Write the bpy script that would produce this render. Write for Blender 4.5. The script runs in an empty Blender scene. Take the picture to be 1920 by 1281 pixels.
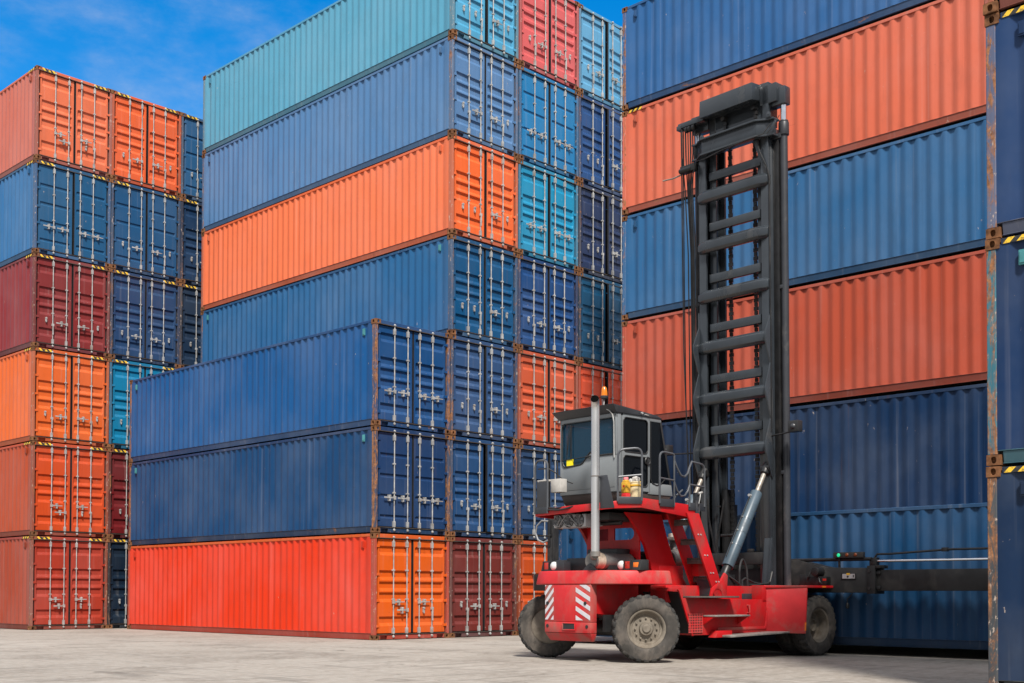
import bpy, bmesh, math, random
from mathutils import Vector, Matrix
R = math.radians
rnd = random.Random(7)
scene = bpy.context.scene
COL = scene.collection

# ------------------------------------------------------------------ camera
# yard axes: x = along the door faces of the main block, y = along the containers, z up (metres)
cam_d = bpy.data.cameras.new('camera')
cam = bpy.data.objects.new('camera', cam_d); COL.objects.link(cam)
F_PX, CX, CY = 2218.15, 985.71, 1062.86
cam_d.sensor_width = 36.0
cam_d.lens = F_PX / 1920 * 36
cam_d.shift_x = (960 - CX) / 1920
cam_d.shift_y = (CY - 640.5) / 1920
cam_d.clip_start = 0.1; cam_d.clip_end = 6000
TH, PITCH, ROLL = 0.76826, 0.02278, 0.0024
c_, s_ = math.cos(TH), math.sin(TH)
CAM = Vector((-(-3.6281*s_ + 28.3536*c_), -3.6281*c_ - 28.3536*s_, 1.1272))
rt = Vector((s_, -c_, 0)); fw = Vector((c_, s_, 0)); up = Vector((0, 0, 1))
fw2 = fw*math.cos(PITCH) + up*math.sin(PITCH); up2 = up*math.cos(PITCH) - fw*math.sin(PITCH)
rt3 = rt*math.cos(ROLL) + up2*math.sin(ROLL); up3 = up2*math.cos(ROLL) - rt*math.sin(ROLL)
m = Matrix((rt3, up3, -fw2)).transposed().to_4x4(); m.translation = CAM
cam.matrix_world = m
scene.camera = cam

# ------------------------------------------------------------------ sky and sun
SUN_EL, SUN_AZ = R(51), math.atan2(-0.80, -0.60)       # azimuth of the direction towards the sun (x,y)
w = bpy.data.worlds.new('World'); scene.world = w; w.use_nodes = True
nt = w.node_tree; nt.nodes.clear()
N = nt.nodes.new; L = nt.links.new
out = N('ShaderNodeOutputWorld'); bg = N('ShaderNodeBackground'); L(bg.outputs[0], out.inputs[0])
sky = N('ShaderNodeTexSky'); sky.sky_type = 'NISHITA'; sky.sun_disc = False
sky.sun_elevation = SUN_EL; sky.sun_rotation = math.pi/2 - SUN_AZ
sky.air_density = 1.0; sky.dust_density = 0.3; sky.ozone_density = 3.0
hs = N('ShaderNodeHueSaturation'); hs.inputs['Saturation'].default_value = 1.46; hs.inputs['Value'].default_value = 2.35
L(sky.outputs[0], hs.inputs['Color'])
tc = N('ShaderNodeTexCoord')
mp = N('ShaderNodeMapping'); mp.inputs['Scale'].default_value = (1.0, 1.0, 2.2); mp.inputs['Location'].default_value = (.35, .1, .2); L(tc.outputs['Generated'], mp.inputs['Vector'])
nz = N('ShaderNodeTexNoise'); nz.inputs['Scale'].default_value = 2.6; nz.inputs['Detail'].default_value = 9; nz.inputs['Roughness'].default_value = .62
L(mp.outputs[0], nz.inputs['Vector'])
# most of the sky is bright thin cloud, added out of view for soft fill light; a clear blue opening lies to the north east
dt = N('ShaderNodeVectorMath'); dt.operation = 'DOT_PRODUCT'; dt.inputs[1].default_value = (0.70, 0.66, 0.28)
nrm = N('ShaderNodeVectorMath'); nrm.operation = 'NORMALIZE'; L(tc.outputs['Generated'], nrm.inputs[0]); L(nrm.outputs[0], dt.inputs[0])
mr = N('ShaderNodeMapRange'); mr.inputs[1].default_value = 0.35; mr.inputs[2].default_value = 0.80; mr.inputs[3].default_value = 0.42; mr.inputs[4].default_value = -0.125
L(dt.outputs['Value'], mr.inputs[0])
ad = N('ShaderNodeMath'); ad.operation = 'ADD'; L(nz.outputs['Fac'], ad.inputs[0]); L(mr.outputs[0], ad.inputs[1])
rp = N('ShaderNodeMapRange'); rp.interpolation_type = 'SMOOTHSTEP'
rp.inputs[1].default_value = 0.36; rp.inputs[2].default_value = 0.72; rp.inputs[3].default_value = 0; rp.inputs[4].default_value = 0.92
L(ad.outputs[0], rp.inputs[0])
mx = N('ShaderNodeMix'); mx.data_type = 'RGBA'; L(rp.outputs[0], mx.inputs['Factor']); L(hs.outputs[0], mx.inputs['A'])
sx = N('ShaderNodeSeparateXYZ'); L(nrm.outputs[0], sx.inputs[0])
zr = N('ShaderNodeMapRange'); zr.inputs[1].default_value = 0.0; zr.inputs[2].default_value = 0.9; zr.inputs[3].default_value = 0.5; zr.inputs[4].default_value = 1.45
L(sx.outputs['Z'], zr.inputs[0])
cl_ = N('ShaderNodeVectorMath'); cl_.operation = 'SCALE'; cl_.inputs[0].default_value = (8.2, 8.35, 8.6); L(zr.outputs[0], cl_.inputs['Scale'])
L(cl_.outputs[0], mx.inputs['B'])          # the added cloud is brighter overhead than near the horizon
L(mx.outputs['Result'], bg.inputs['Color']); bg.inputs['Strength'].default_value = 0.066

sd = bpy.data.lights.new('sun', 'SUN'); sd.energy = 4.6; sd.angle = R(8); sd.color = (1.0, 0.95, 0.88)
sun = bpy.data.objects.new('sun', sd); COL.objects.link(sun)
sdir = Vector((math.cos(SUN_EL)*math.cos(SUN_AZ), math.cos(SUN_EL)*math.sin(SUN_AZ), math.sin(SUN_EL)))
sun.rotation_euler = sdir.to_track_quat('Z', 'Y').to_euler()
scene.view_settings.view_transform = 'Standard'
try: scene.view_settings.look = 'None'
except Exception: pass
scene.view_settings.exposure = 0.42; scene.view_settings.gamma = 1.0
scene.cycles.max_bounces = 6; scene.cycles.use_denoising = True

# ------------------------------------------------------------------ materials
def lin(r, g, b):
    f = lambda c: c/12.92/255 if c <= 10 else ((c/255+.055)/1.055)**2.4
    return (f(r), f(g), f(b), 1)

class NT:
    """small helper to write node materials"""
    def __init__(s, name):
        s.mat = bpy.data.materials.new(name); s.mat.use_nodes = True
        s.t = s.mat.node_tree; s.t.nodes.clear()
        s.out = s.t.nodes.new('ShaderNodeOutputMaterial'); s.p = s.t.nodes.new('ShaderNodeBsdfPrincipled')
        s.t.links.new(s.p.outputs[0], s.out.inputs[0])
    def n(s, ty): return s.t.nodes.new(ty)
    def l(s, a, b): s.t.links.new(a, b)
    def val(s, sock, v):
        if hasattr(v, 'links') or isinstance(v, bpy.types.NodeSocket): s.l(v, sock)
        else: sock.default_value = v
    def math(s, op, a, b=0.0, clamp=False):
        n = s.n('ShaderNodeMath'); n.operation = op; n.use_clamp = clamp
        s.val(n.inputs[0], a); s.val(n.inputs[1], b); return n.outputs[0]
    def vmath(s, op, a, b):
        n = s.n('ShaderNodeVectorMath'); n.operation = op; s.val(n.inputs[0], a); s.val(n.inputs[1], b); return n.outputs[0]
    def scale(s, v, sc):
        n = s.n('ShaderNodeMapping'); s.l(v, n.inputs['Vector']); n.inputs['Scale'].default_value = sc; return n.outputs[0]
    def noise(s, v, sc, det=4, ro=.55, dist=0):
        n = s.n('ShaderNodeTexNoise'); s.l(v, n.inputs['Vector']); n.inputs['Scale'].default_value = sc
        n.inputs['Detail'].default_value = det; n.inputs['Roughness'].default_value = ro; n.inputs['Distortion'].default_value = dist
        return n.outputs['Fac']
    def ramp(s, f, a, b, lo=0.0, hi=1.0):
        n = s.n('ShaderNodeMapRange'); s.val(n.inputs[0], f); s.val(n.inputs[1], a); s.val(n.inputs[2], b)
        s.val(n.inputs[3], lo); s.val(n.inputs[4], hi); return n.outputs[0]
    def mix(s, f, a, b, mode='MIX'):
        n = s.n('ShaderNodeMix'); n.data_type = 'RGBA'; n.blend_type = mode
        s.val(n.inputs['Factor'], f); s.val(n.inputs['A'], a); s.val(n.inputs['B'], b); return n.outputs['Result']
    def bump(s, h, strength=.3, dist=.01):
        n = s.n('ShaderNodeBump'); s.l(h, n.inputs['Height']); n.inputs['Strength'].default_value = strength
        n.inputs['Distance'].default_value = dist; s.l(n.outputs[0], s.p.inputs['Normal'])
    def coord(s, jitter=True):
        t = s.n('ShaderNodeTexCoord'); v = t.outputs['Object']
        if jitter:
            oi = s.n('ShaderNodeObjectInfo'); s.oi = oi
            r = s.math('MULTIPLY', oi.outputs['Random'], 61.7)
            v = s.vmath('ADD', v, r)
        return v

def paint_material(name, rust_base, chalk=.3, rough=.42, streak=.5, post=False, spec=.35):
    """weathered container paint: the paint colour is each object's own colour, its alpha sets how rusty it is"""
    a = NT(name); v = a.coord(); oi = a.oi
    paint = oi.outputs['Color']; alpha = oi.outputs['Alpha']
    big = a.noise(a.scale(v, (.45, .45, .35)), 1.0, 5, .6)
    chalky = a.mix(.40, paint, (.50, .52, .53, 1))
    col = a.mix(a.ramp(big, .42, .75, 0, chalk), paint, chalky)
    st = a.noise(a.scale(v, (4.5, 4.5, .16)), 1.6, 6, .6)
    dark = a.mix(.5, paint, (.03, .028, .026, 1))
    col = a.mix(a.ramp(st, .56, .78, 0, streak), col, dark)
    lgt = a.mix(.35, paint, (.75, .72, .68, 1))
    st2 = a.noise(a.scale(v, (7, 7, .12)), 1.3, 4, .5)
    col = a.mix(a.ramp(st2, .60, .8, 0, streak*.55), col, lgt)
    # repainted patches, chips and long scrapes
    if not post:
        rn_ = a.noise(a.scale(v, (5.5, 5.5, .10)), 1.9, 7, .7, .2)
        rw = a.math('MULTIPLY', a.ramp(rn_, .62, .74, 0, .55), a.ramp(a.noise(v, .8, 4), .42, .62))
        col = a.mix(rw, col, (.115, .048, .026, 1))                              # thin rust runs
        gm = a.noise(a.scale(v, (1.2, 1.2, .5)), 2.0, 9, .74)
        col = a.mix(a.ramp(gm, .50, .78, 0, .38), col, dark)                     # fine grime
        sc_ = a.noise(a.scale(v, (3, .12, 5)), 2.6, 5, .62)
        col = a.mix(a.ramp(sc_, .70, .74, 0, .5), col, dark)
    ch = a.noise(a.scale(v, (2, 2, .9) if post else (1, 1, .55)), 9.0, 8, .7)
    col = a.mix(a.ramp(ch, .60 if post else .675, .63 if post else .72, 0, .8), col, (.50, .40, .33, 1))
    # rust
    ru = a.noise(a.scale(v, (2.2, 2.2, .55) if post else (1, .35, .8)), 3.2, 12, .78, .8)
    th = a.ramp(alpha, 0, 1, .40 + rust_base, .74 + rust_base)
    rm = a.ramp(a.math('SUBTRACT', ru, th), 0, .09 if post else .05)
    rn = a.noise(v, 14, 6, .7)
    rc = a.mix(a.ramp(rn, .3, .7), (.075, .030, .016, 1), (.42, .185, .075, 1))
    col = a.mix(rm, col, rc)
    a.l(col, a.p.inputs['Base Color'])
    a.l(a.ramp(rm, 0, 1, rough, .85), a.p.inputs['Roughness'])
    a.p.inputs['Specular IOR Level'].default_value = spec
    hgt = a.math('ADD', a.noise(v, 2.2, 3), a.math('MULTIPLY', rm, .12))
    a.bump(hgt, .25, .012)
    return a.mat

def simple(name, col, rough=.5, metal=0.0, var=.15, sc=6.0, spec=.5, dirt=None, dirt_amt=0.0, bump=0.0, dirt_sc=1.6):
    a = NT(name); v = a.coord()
    nz = a.noise(v, sc, 6, .6)
    dk = tuple(c*(1-var*1.6) for c in col[:3])+(1,); lt = tuple(min(1, c*(1+var)) for c in col[:3])+(1,)
    c = a.mix(a.ramp(nz, .3, .7), dk, lt)
    if dirt:
        dn = a.noise(a.scale(v, (1, 1, .7)), dirt_sc, 9, .68, .3)
        dm = a.ramp(dn, .62-dirt_amt*.32, .80-dirt_amt*.22, 0, .85)
        c = a.mix(dm, c, dirt)
        a.l(a.ramp(dm, 0, 1, rough, .9), a.p.inputs['Roughness'])
    else:
        a.l(a.ramp(nz, .3, .7, max(.03, rough-.06), rough+.08), a.p.inputs['Roughness'])
    a.l(c, a.p.inputs['Base Color'])
    a.p.inputs['Metallic'].default_value = metal; a.p.inputs['Specular IOR Level'].default_value = spec
    if bump: a.bump(a.noise(v, sc*3, 5), .4, bump)
    return a.mat

def stripes(name, ca, cb, vec, freq, wear=.0, rough=.6, ratio=.5):
    a = NT(name); v = a.coord(False)
    t = a.n('ShaderNodeVectorMath'); t.operation = 'DOT_PRODUCT'; a.l(v, t.inputs[0]); t.inputs[1].default_value = vec
    f = a.math('FRACT', a.math('MULTIPLY', t.outputs['Value'], freq)); f = a.math('GREATER_THAN', f, ratio)
    c = a.mix(f, ca, cb)
    if wear:
        nz = a.noise(v, 9, 8, .7); c = a.mix(a.ramp(nz, .62-wear*.3, .66-wear*.3), c, (.06, .05, .04, 1))
    a.l(c, a.p.inputs['Base Color']); a.p.inputs['Roughness'].default_value = rough
    return a.mat

def glow(name, col, strength, base=None):
    a = NT(name); a.p.inputs['Base Color'].default_value = base or col; a.p.inputs['Emission Color'].default_value = col
    a.p.inputs['Emission Strength'].default_value = strength; a.p.inputs['Roughness'].default_value = .2
    return a.mat

def glass(name, tint, refl_rough=.03, see=.5, spec=.4):
    a = NT(name); a.p.inputs['Base Color'].default_value = tint; a.p.inputs['Roughness'].default_value = refl_rough
    a.p.inputs['Specular IOR Level'].default_value = spec
    tr = a.n('ShaderNodeBsdfTransparent'); tr.inputs[0].default_value = (.45, .55, .62, 1)
    ms = a.n('ShaderNodeMixShader'); ms.inputs[0].default_value = 1-see
    a.l(tr.outputs[0], ms.inputs[1]); a.l(a.p.outputs[0], ms.inputs[2]); a.l(ms.outputs[0], a.out.inputs[0])
    return a.mat

M = {}
M['panel'] = paint_material('container_side_paint', .085, .20, .40, .42, spec=.18)
M['door'] = paint_material('container_door_paint', .075, .12, .26, .45, spec=.20)
M['frame'] = paint_material('container_frame_paint', .0, .25, .5, .5)
M['post'] = paint_material('rusty_post_paint', -.045, .25, .5, .5, True)
M['casting'] = simple('rusty_casting', (.19, .085, .038, 1), .85, 0, .45, 9, .2, (.05, .028, .018, 1), .3, .004, 7)
M['lip'] = simple('grimy_steel_lip', (.060, .046, .038, 1), .7, 0, .3, 8)
M['gasket'] = simple('rubber_gasket', (.012, .012, .013, 1), .6, 0, .2, 5)
M['galv'] = simple('galvanised_steel', (.40, .40, .39, 1), .5, .25, .24, 7, .4, (.20, .13, .08, 1), .26, 0, 4)
M['hazard'] = stripes('hazard_paint', (.80, .50, .03, 1), (.02, .02, .02, 1), (1, 1, 1), 6.5, .25)
M['vent'] = simple('vent_plastic', (.05, .22, .24, 1), .5)
M['vent_dark'] = M['door']
M['floor'] = simple('container_floor', (.03, .028, .026, 1), .8)
M['red'] = simple('red_machine_paint', (.50, .011, .014, 1), .38, 0, .14, 1.4, .35, (.13, .055, .045, 1), .36, 0, 1.5)
M['red_dirty'] = simple('dusty_red_paint', (.54, .022, .026, 1), .45, 0, .16, 1.6, .35, (.22, .155, .125, 1), .44, 0, 1.3)
M['grey'] = simple('grey_cab_paint', (.185, .200, .208, 1), .35, 0, .06, 1.5, .5, (.17, .16, .15, 1), .05)
M['char'] = simple('charcoal_paint', (.030, .032, .038, 1), .42, 0, .16, 2.5, .5, (.10, .09, .085, 1), .22)
M['mast'] = simple('mast_grey_paint', (.030, .036, .043, 1), .24, 0, .18, 1.6, .6, (.07, .067, .064, 1), .18, .0008, 1.1)
M['greasy'] = simple('greasy_black_steel', (.016, .016, .017, 1), .42, .2, .35, 3, .5, (.05, .043, .038, 1), .25)
M['beam'] = simple('spreader_black_paint', (.020, .020, .021, 1), .55, 0, .3, 2.5, .3, (.06, .055, .05, 1), .36, .003, 1.8)
M['cylinder'] = simple('blue_grey_paint', (.062, .092, .118, 1), .34, 0, .12, 3, .5, (.04, .05, .06, 1), .1)
M['chrome'] = simple('chrome_rod', (.78, .78, .80, 1), .16, 1.0, .05, 5)
M['rodworn'] = simple('worn_rod', (.30, .265, .225, 1), .45, .3, .3, 12, .5, (.2, .13, .09, 1), .35, 0, 9)
M['exhaust'] = simple('polished_stainless', (.66, .65, .64, 1), .30, .85, .03, 1.2)
M['muffler'] = simple('heat_stained_steel', (.20, .19, .18, 1), .5, .3, .25, 4, .5, (.22, .145, .095, 1), .3)
M['muffler_band'] = simple('heat_tinted_band', (.55, .45, .35, 1), .42, .4, .35, 6)
M['tyre'] = simple('dusty_rubber', (.036, .035, .034, 1), .85, 0, .25, 5, .2, (.11, .098, .085, 1), .40, .003, 3.5)
M['sidewall'] = simple('dusty_sidewall', (.058, .053, .048, 1), .85, 0, .25, 4, .2, (.155, .132, .112, 1), .5, .002, 3)
M['rim'] = simple('dusty_rim', (.20, .172, .138, 1), .7, .1, .25, 5, .3, (.11, .085, .06, 1), .42, .002, 4)
M['void'] = simple('hollow_black', (.004, .004, .004, 1), 1.0, 0, .1, 5, 0)  # flat black that paints the dark inside of the exhaust pipe
M['black'] = simple('black_plastic', (.018, .018, .019, 1), .5, 0, .2, 5)
M['glass_dark'] = glass('tinted_glass', (.003, .004, .006, 1), .03, .06, .14)
M['glass_rear'] = glass('rear_glass', (.008, .035, .065, 1), .03, .12)
M['amber'] = simple('amber_lens', (.62, .17, .008, 1), .2, 0, .1, 9, .5)
M['lamp'] = simple('lamp_lens', (.58, .59, .58, 1), .12, 0, .03, 8, .8)
M['redlens'] = simple('red_lens', (.42, .03, .02, 1), .2, 0, .1, 8, .6)
M['orangelens'] = simple('orange_lens', (.75, .18, .02, 1), .2, 0, .1, 8, .6)
M['dimlens'] = simple('unlit_signal_lens', (.16, .035, .008, 1), .3, 0, .1, 8, .4)
M['green_on'] = glow('green_signal', (.02, .95, .42, 1), .45, (.01, .25, .12, 1))
M['tread'] = simple('step_plate', (.13, .115, .105, 1), .6, .3, .3, 8, .4, (.06, .05, .045, 1), .3)
M['steplight'] = simple('worn_step_plate', (.30, .275, .255, 1), .5, .3, .25, 6, .4, (.14, .11, .095, 1), .3)
M['yellow'] = simple('yellow_sticker', (.90, .76, .01, 1), .5, 0, .03)
M['whitestripe'] = simple('reflective_white', (.58, .57, .60, 1), .4, 0, .06, 12)
M['rail'] = simple('railing_paint', (.075, .08, .09, 1), .35, .1, .15, 6)
M['brown'] = simple('grimy_brown', (.075, .052, .045, 1), .6, 0, .2, 4)
M['seat'] = simple('seat_fabric', (.02, .02, .022, 1), .8)
M['can_red'] = simple('red_plastic', (.65, .03, .03, 1), .4); M['can_yellow'] = simple('yellow_plastic', (.60, .33, .03, 1), .4)
M['can_cream'] = simple('cream_plastic', (.72, .60, .36, 1), .4); M['can_white'] = simple('white_rag', (.45, .43, .40, 1), .8)
M['can_pink'] = simple('pink_cap', (.75, .20, .22, 1), .5)
M['hosegrey'] = simple('grey_hose', (.22, .225, .23, 1), .5)
M['fan'] = simple('fan_guard', (.16, .16, .165, 1), .4, .4, .3, 9)
M['alu'] = simple('aluminium_shroud', (.42, .42, .43, 1), .4, .3, .1)

def ground_material():
    a = NT('yard_concrete'); t = a.n('ShaderNodeTexCoord'); v = t.outputs['Object']
    big = a.noise(v, .11, 6, .62); mid = a.noise(v, .55, 8, .65, .4); fine = a.noise(v, 7, 8, .7); grit = a.noise(v, 55, 4, .7)
    c = a.mix(a.ramp(big, .3, .7), (.215, .187, .156, 1), (.330, .300, .264, 1))
    c = a.mix(a.ramp(mid, .48, .66, 0, .8), c, (.150, .127, .104, 1))
    c = a.mix(a.ramp(fine, .40, .70, .0, .55), c, (.42, .395, .36, 1))
    c = a.mix(a.ramp(grit, .58, .68, 0, .55), c, (.13, .115, .10, 1))
    sp = a.noise(v, 2.3, 10, .75, .8)
    c = a.mix(a.ramp(sp, .60, .66, 0, .7), c, (.105, .082, .062, 1))         # brown scuffs and oil spots
    tr = a.noise(a.scale(v, (.25, 3.2, 1)), 1.0, 6, .65)                       # tyre marks along x
    c = a.mix(a.ramp(tr, .54, .68, 0, .5), c, (.11, .098, .086, 1))
    tr2 = a.noise(a.scale(v, (2.4, .2, 1)), 1.0, 5, .6, .6); c = a.mix(a.ramp(tr2, .58, .70, 0, .4), c, (.10, .09, .08, 1))
    oil = a.noise(v, .9, 3, .5, 1.2); c = a.mix(a.ramp(oil, .68, .74, 0, .55), c, (.075, .062, .05, 1))
    a.l(c, a.p.inputs['Base Color']); a.p.inputs['Roughness'].default_value = .88; a.p.inputs['Specular IOR Level'].default_value = .25
    h = a.math('ADD', a.math('MULTIPLY', fine, .6), a.math('MULTIPLY', grit, .35))
    a.bump(h, .5, .012)
    return a.mat
M['ground'] = ground_material()

# ------------------------------------------------------------------ mesh helpers
class MB:
    def __init__(s): s.v = []; s.f = []
    def add(s, vs, fs):
        o = len(s.v); s.v += [tuple(p) for p in vs]; s.f += [tuple(o+i for i in f) for f in fs]; return s
    def box(s, x0, x1, y0, y1, z0, z1):
        if x0 > x1: x0, x1 = x1, x0
        if y0 > y1: y0, y1 = y1, y0
        if z0 > z1: z0, z1 = z1, z0
        return s.add([(x0,y0,z0),(x1,y0,z0),(x1,y1,z0),(x0,y1,z0),(x0,y0,z1),(x1,y0,z1),(x1,y1,z1),(x0,y1,z1)],
                     [(0,3,2,1),(4,5,6,7),(0,1,5,4),(1,2,6,5),(2,3,7,6),(3,0,4,7)])
    def hexa(s, b, t):     # 4 bottom points, 4 top points, both counter-clockwise from above
        return s.add(list(b)+list(t), [(0,3,2,1),(4,5,6,7),(0,1,5,4),(1,2,6,5),(2,3,7,6),(3,0,4,7)])
    def prism(s, poly, axis, t0, t1):
        """poly of 2D points (counter-clockwise in the two other axes, in order) pushed along axis"""
        n = len(poly)
        def P(p, t): return {'z': (p[0], p[1], t), 'y': (p[0], t, p[1]), 'x': (t, p[0], p[1])}[axis]
        vs = [P(p, t0) for p in poly] + [P(p, t1) for p in poly]
        fs = [tuple(range(n))[::-1], tuple(range(n, 2*n))] + [(i, (i+1) % n, n+(i+1) % n, n+i) for i in range(n)]
        return s.add(vs, fs)
    def cyl(s, p0, p1, r0, r1=None, n=16, caps=True):
        p0, p1 = Vector(p0), Vector(p1); r1 = r0 if r1 is None else r1
        d = (p1-p0).normalized(); a = d.orthogonal().normalized(); b = d.cross(a)
        vs = []
        for p, r in ((p0, r0), (p1, r1)):
            for i in range(n):
                t = 2*math.pi*i/n; vs.append(p + a*math.cos(t)*r + b*math.sin(t)*r)
        fs = [(i, (i+1) % n, n+(i+1) % n, n+i) for i in range(n)]
        if caps: fs += [tuple(range(n))[::-1], tuple(range(n, 2*n))]
        return s.add(vs, fs)
    def tube(s, pts, r, n=8, caps=True):
        pts = [Vector(p) for p in pts]; rings = []; a = None
        for i, p in enumerate(pts):
            d = (pts[min(i+1, len(pts)-1)] - pts[max(i-1, 0)]).normalized()
            a = d.orthogonal().normalized() if a is None else (a - d*a.dot(d)).normalized()
            b = d.cross(a); rings.append([p + a*math.cos(2*math.pi*k/n)*r + b*math.sin(2*math.pi*k/n)*r for k in range(n)])
        vs = [q for ring in rings for q in ring]; fs = []
        for i in range(len(pts)-1):
            for k in range(n): fs.append((i*n+k, i*n+(k+1) % n, (i+1)*n+(k+1) % n, (i+1)*n+k))
        if caps: fs += [tuple(range(n))[::-1], tuple(range((len(pts)-1)*n, len(pts)*n))]
        return s.add(vs, fs)
    def lathe(s, prof, c, axis, n=32):
        """prof: (radius, height) pairs turned round axis through c"""
        c = Vector(c); d = Vector(axis).normalized(); a = d.orthogonal().normalized(); b = d.cross(a); vs = []; fs = []
        for r, h in prof:
            for k in range(n):
                t = 2*math.pi*k/n; vs.append(c + d*h + (a*math.cos(t)+b*math.sin(t))*max(r, 1e-4))
        for i in range(len(prof)-1):
            for k in range(n): fs.append((i*n+k, i*n+(k+1) % n, (i+1)*n+(k+1) % n, (i+1)*n+k))
        return s.add(vs, fs)
    def mesh(s, name, bevel=0.0, seg=2, angle=35):
        me = bpy.data.meshes.new(name); me.from_pydata(s.v, [], s.f); me.update()
        bm = bmesh.new(); bm.from_mesh(me)
        bmesh.ops.recalc_face_normals(bm, faces=bm.faces)
        if bevel:
            ed = [e for e in bm.edges if len(e.link_faces) == 2 and e.calc_face_angle(0) > R(30)]
            bmesh.ops.bevel(bm, geom=ed, offset=bevel, segments=seg, affect='EDGES', profile=.5, clamp_overlap=True)
        bm.to_mesh(me); bm.free()
        for p in me.polygons: p.use_smooth = True
        me.set_sharp_from_angle(angle=R(angle))
        return me
    def build(s, name, mat, parent=None, bevel=0.0, seg=2, angle=35, loc=None):
        return link(name, s.mesh(name, bevel, seg, angle), mat, parent, loc)

def link(name, me, mat=None, parent=None, loc=None):
    o = bpy.data.objects.new(name, me); COL.objects.link(o)
    if mat and not me.materials: me.materials.append(mat)
    if parent: o.parent = parent
    if loc: o.location = loc
    return o

def tag(o, label=None, cat=None, group=None, kind=None):
    if label: o['label'] = label
    if cat: o['category'] = cat
    if group: o['group'] = group
    if kind: o['kind'] = kind
    return o

def empty(name, loc, rz=0.0):
    o = bpy.data.objects.new(name, None); COL.objects.link(o); o.location = loc; o.rotation_euler = (0, 0, rz)
    o.empty_display_size = .2
    return o

# ------------------------------------------------------------------ ground
g = MB(); S = 600
g.add([(-S,-S,0),(S,-S,0),(S,S,0),(-S,S,0)], [(0,1,2,3)])
tag(g.build('ground', M['ground']), 'pale worn concrete yard', 'ground', None, 'structure')

# ------------------------------------------------------------------ shipping containers
W, LEN = 2.438, 12.192
def corrugated(y0, y1, z0, z1, xo, xi, flip=1):
    """vertical trapezoid corrugation along y at x=xo (outer) / xi (inner)"""
    mb = MB(); per = .278; n = int((y1-y0-.16)/per); st = (y1-y0-n*per)/2
    pts = [(y0, xo)]; y = y0+st
    for i in range(n):
        pts += [(y+.036, xo), (y+.104, xi), (y+.174, xi), (y+.242, xo)]; y += per
    pts.append((y1, xo))
    vs = [(x, yy, z0) for yy, x in pts] + [(x, yy, z1) for yy, x in pts]; k = len(pts)
    mb.add(vs, [(i, i+1, k+i+1, k+i) if flip > 0 else (i+1, i, k+i, k+i+1) for i in range(k-1)])
    return mb

def hole_face(mb, o, u, v, w, h, hw, hh, depth):
    """a flat plate w x h at corner o with an oval hole hw x hh and a recess behind it"""
    o, u, v = Vector(o), Vector(u), Vector(v); nrm = u.cross(v); c = o + u*w/2 + v*h/2
    outer = []; inner = []; back = []
    n = 16
    for i in range(n):
        t = 2*math.pi*(i+.5)/n; cx, cy = math.cos(t), math.sin(t)
        k = 1/max(abs(cx), abs(cy)); outer.append(c + u*cx*k*w/2 + v*cy*k*h/2)
        rr = (abs(cx)**2.6+abs(cy)**2.6)**(-1/2.6)
        q = c + u*cx*rr*hw/2 + v*cy*rr*hh/2; inner.append(q); back.append(q - nrm*depth)
    vs = outer+inner+back
    fs = [(i, (i+1) % n, n+(i+1) % n, n+i) for i in range(n)] + [(n+i, n+(i+1) % n, 2*n+(i+1) % n, 2*n+i) for i in range(n)] + [tuple(range(2*n, 3*n))]
    # corner triangles keep the plate square
    cs = [o, o+u*w, o+u*w+v*h, o+v*h]
    b = len(vs); vs += cs
    def near(p): return min(range(n), key=lambda i: (outer[i]-p).length)
    for ci, p in enumerate(cs):
        i = min(range(n), key=lambda i: (outer[i]-p).length + (outer[(i+1) % n]-p).length)
        fs.append((b+ci, (i+1) % n, i))
    mb.add(vs, fs)

def casting_mesh():
    mb = MB(); w, l, h = .162, .178, .118       # x, y, z
    hole_face(mb, (0,0,0), (1,0,0), (0,0,1), w, h, .064, .078, .05)          # door side (-y)
    hole_face(mb, (0,l,0), (0,-1,0), (0,0,1), l, h, .072, .080, .05)         # long side (-x)
    mb.add([(0,0,0),(w,0,0),(w,l,0),(0,l,0),(0,0,h),(w,0,h),(w,l,h),(0,l,h)], [(0,3,2,1),(4,5,6,7),(1,2,6,5),(2,3,7,6)])
    me = bpy.data.meshes.new('corner_casting'); me.from_pydata(mb.v, [], mb.f); me.update()
    me.materials.append(M['casting'])
    return me
CAST = casting_mesh()

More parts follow.
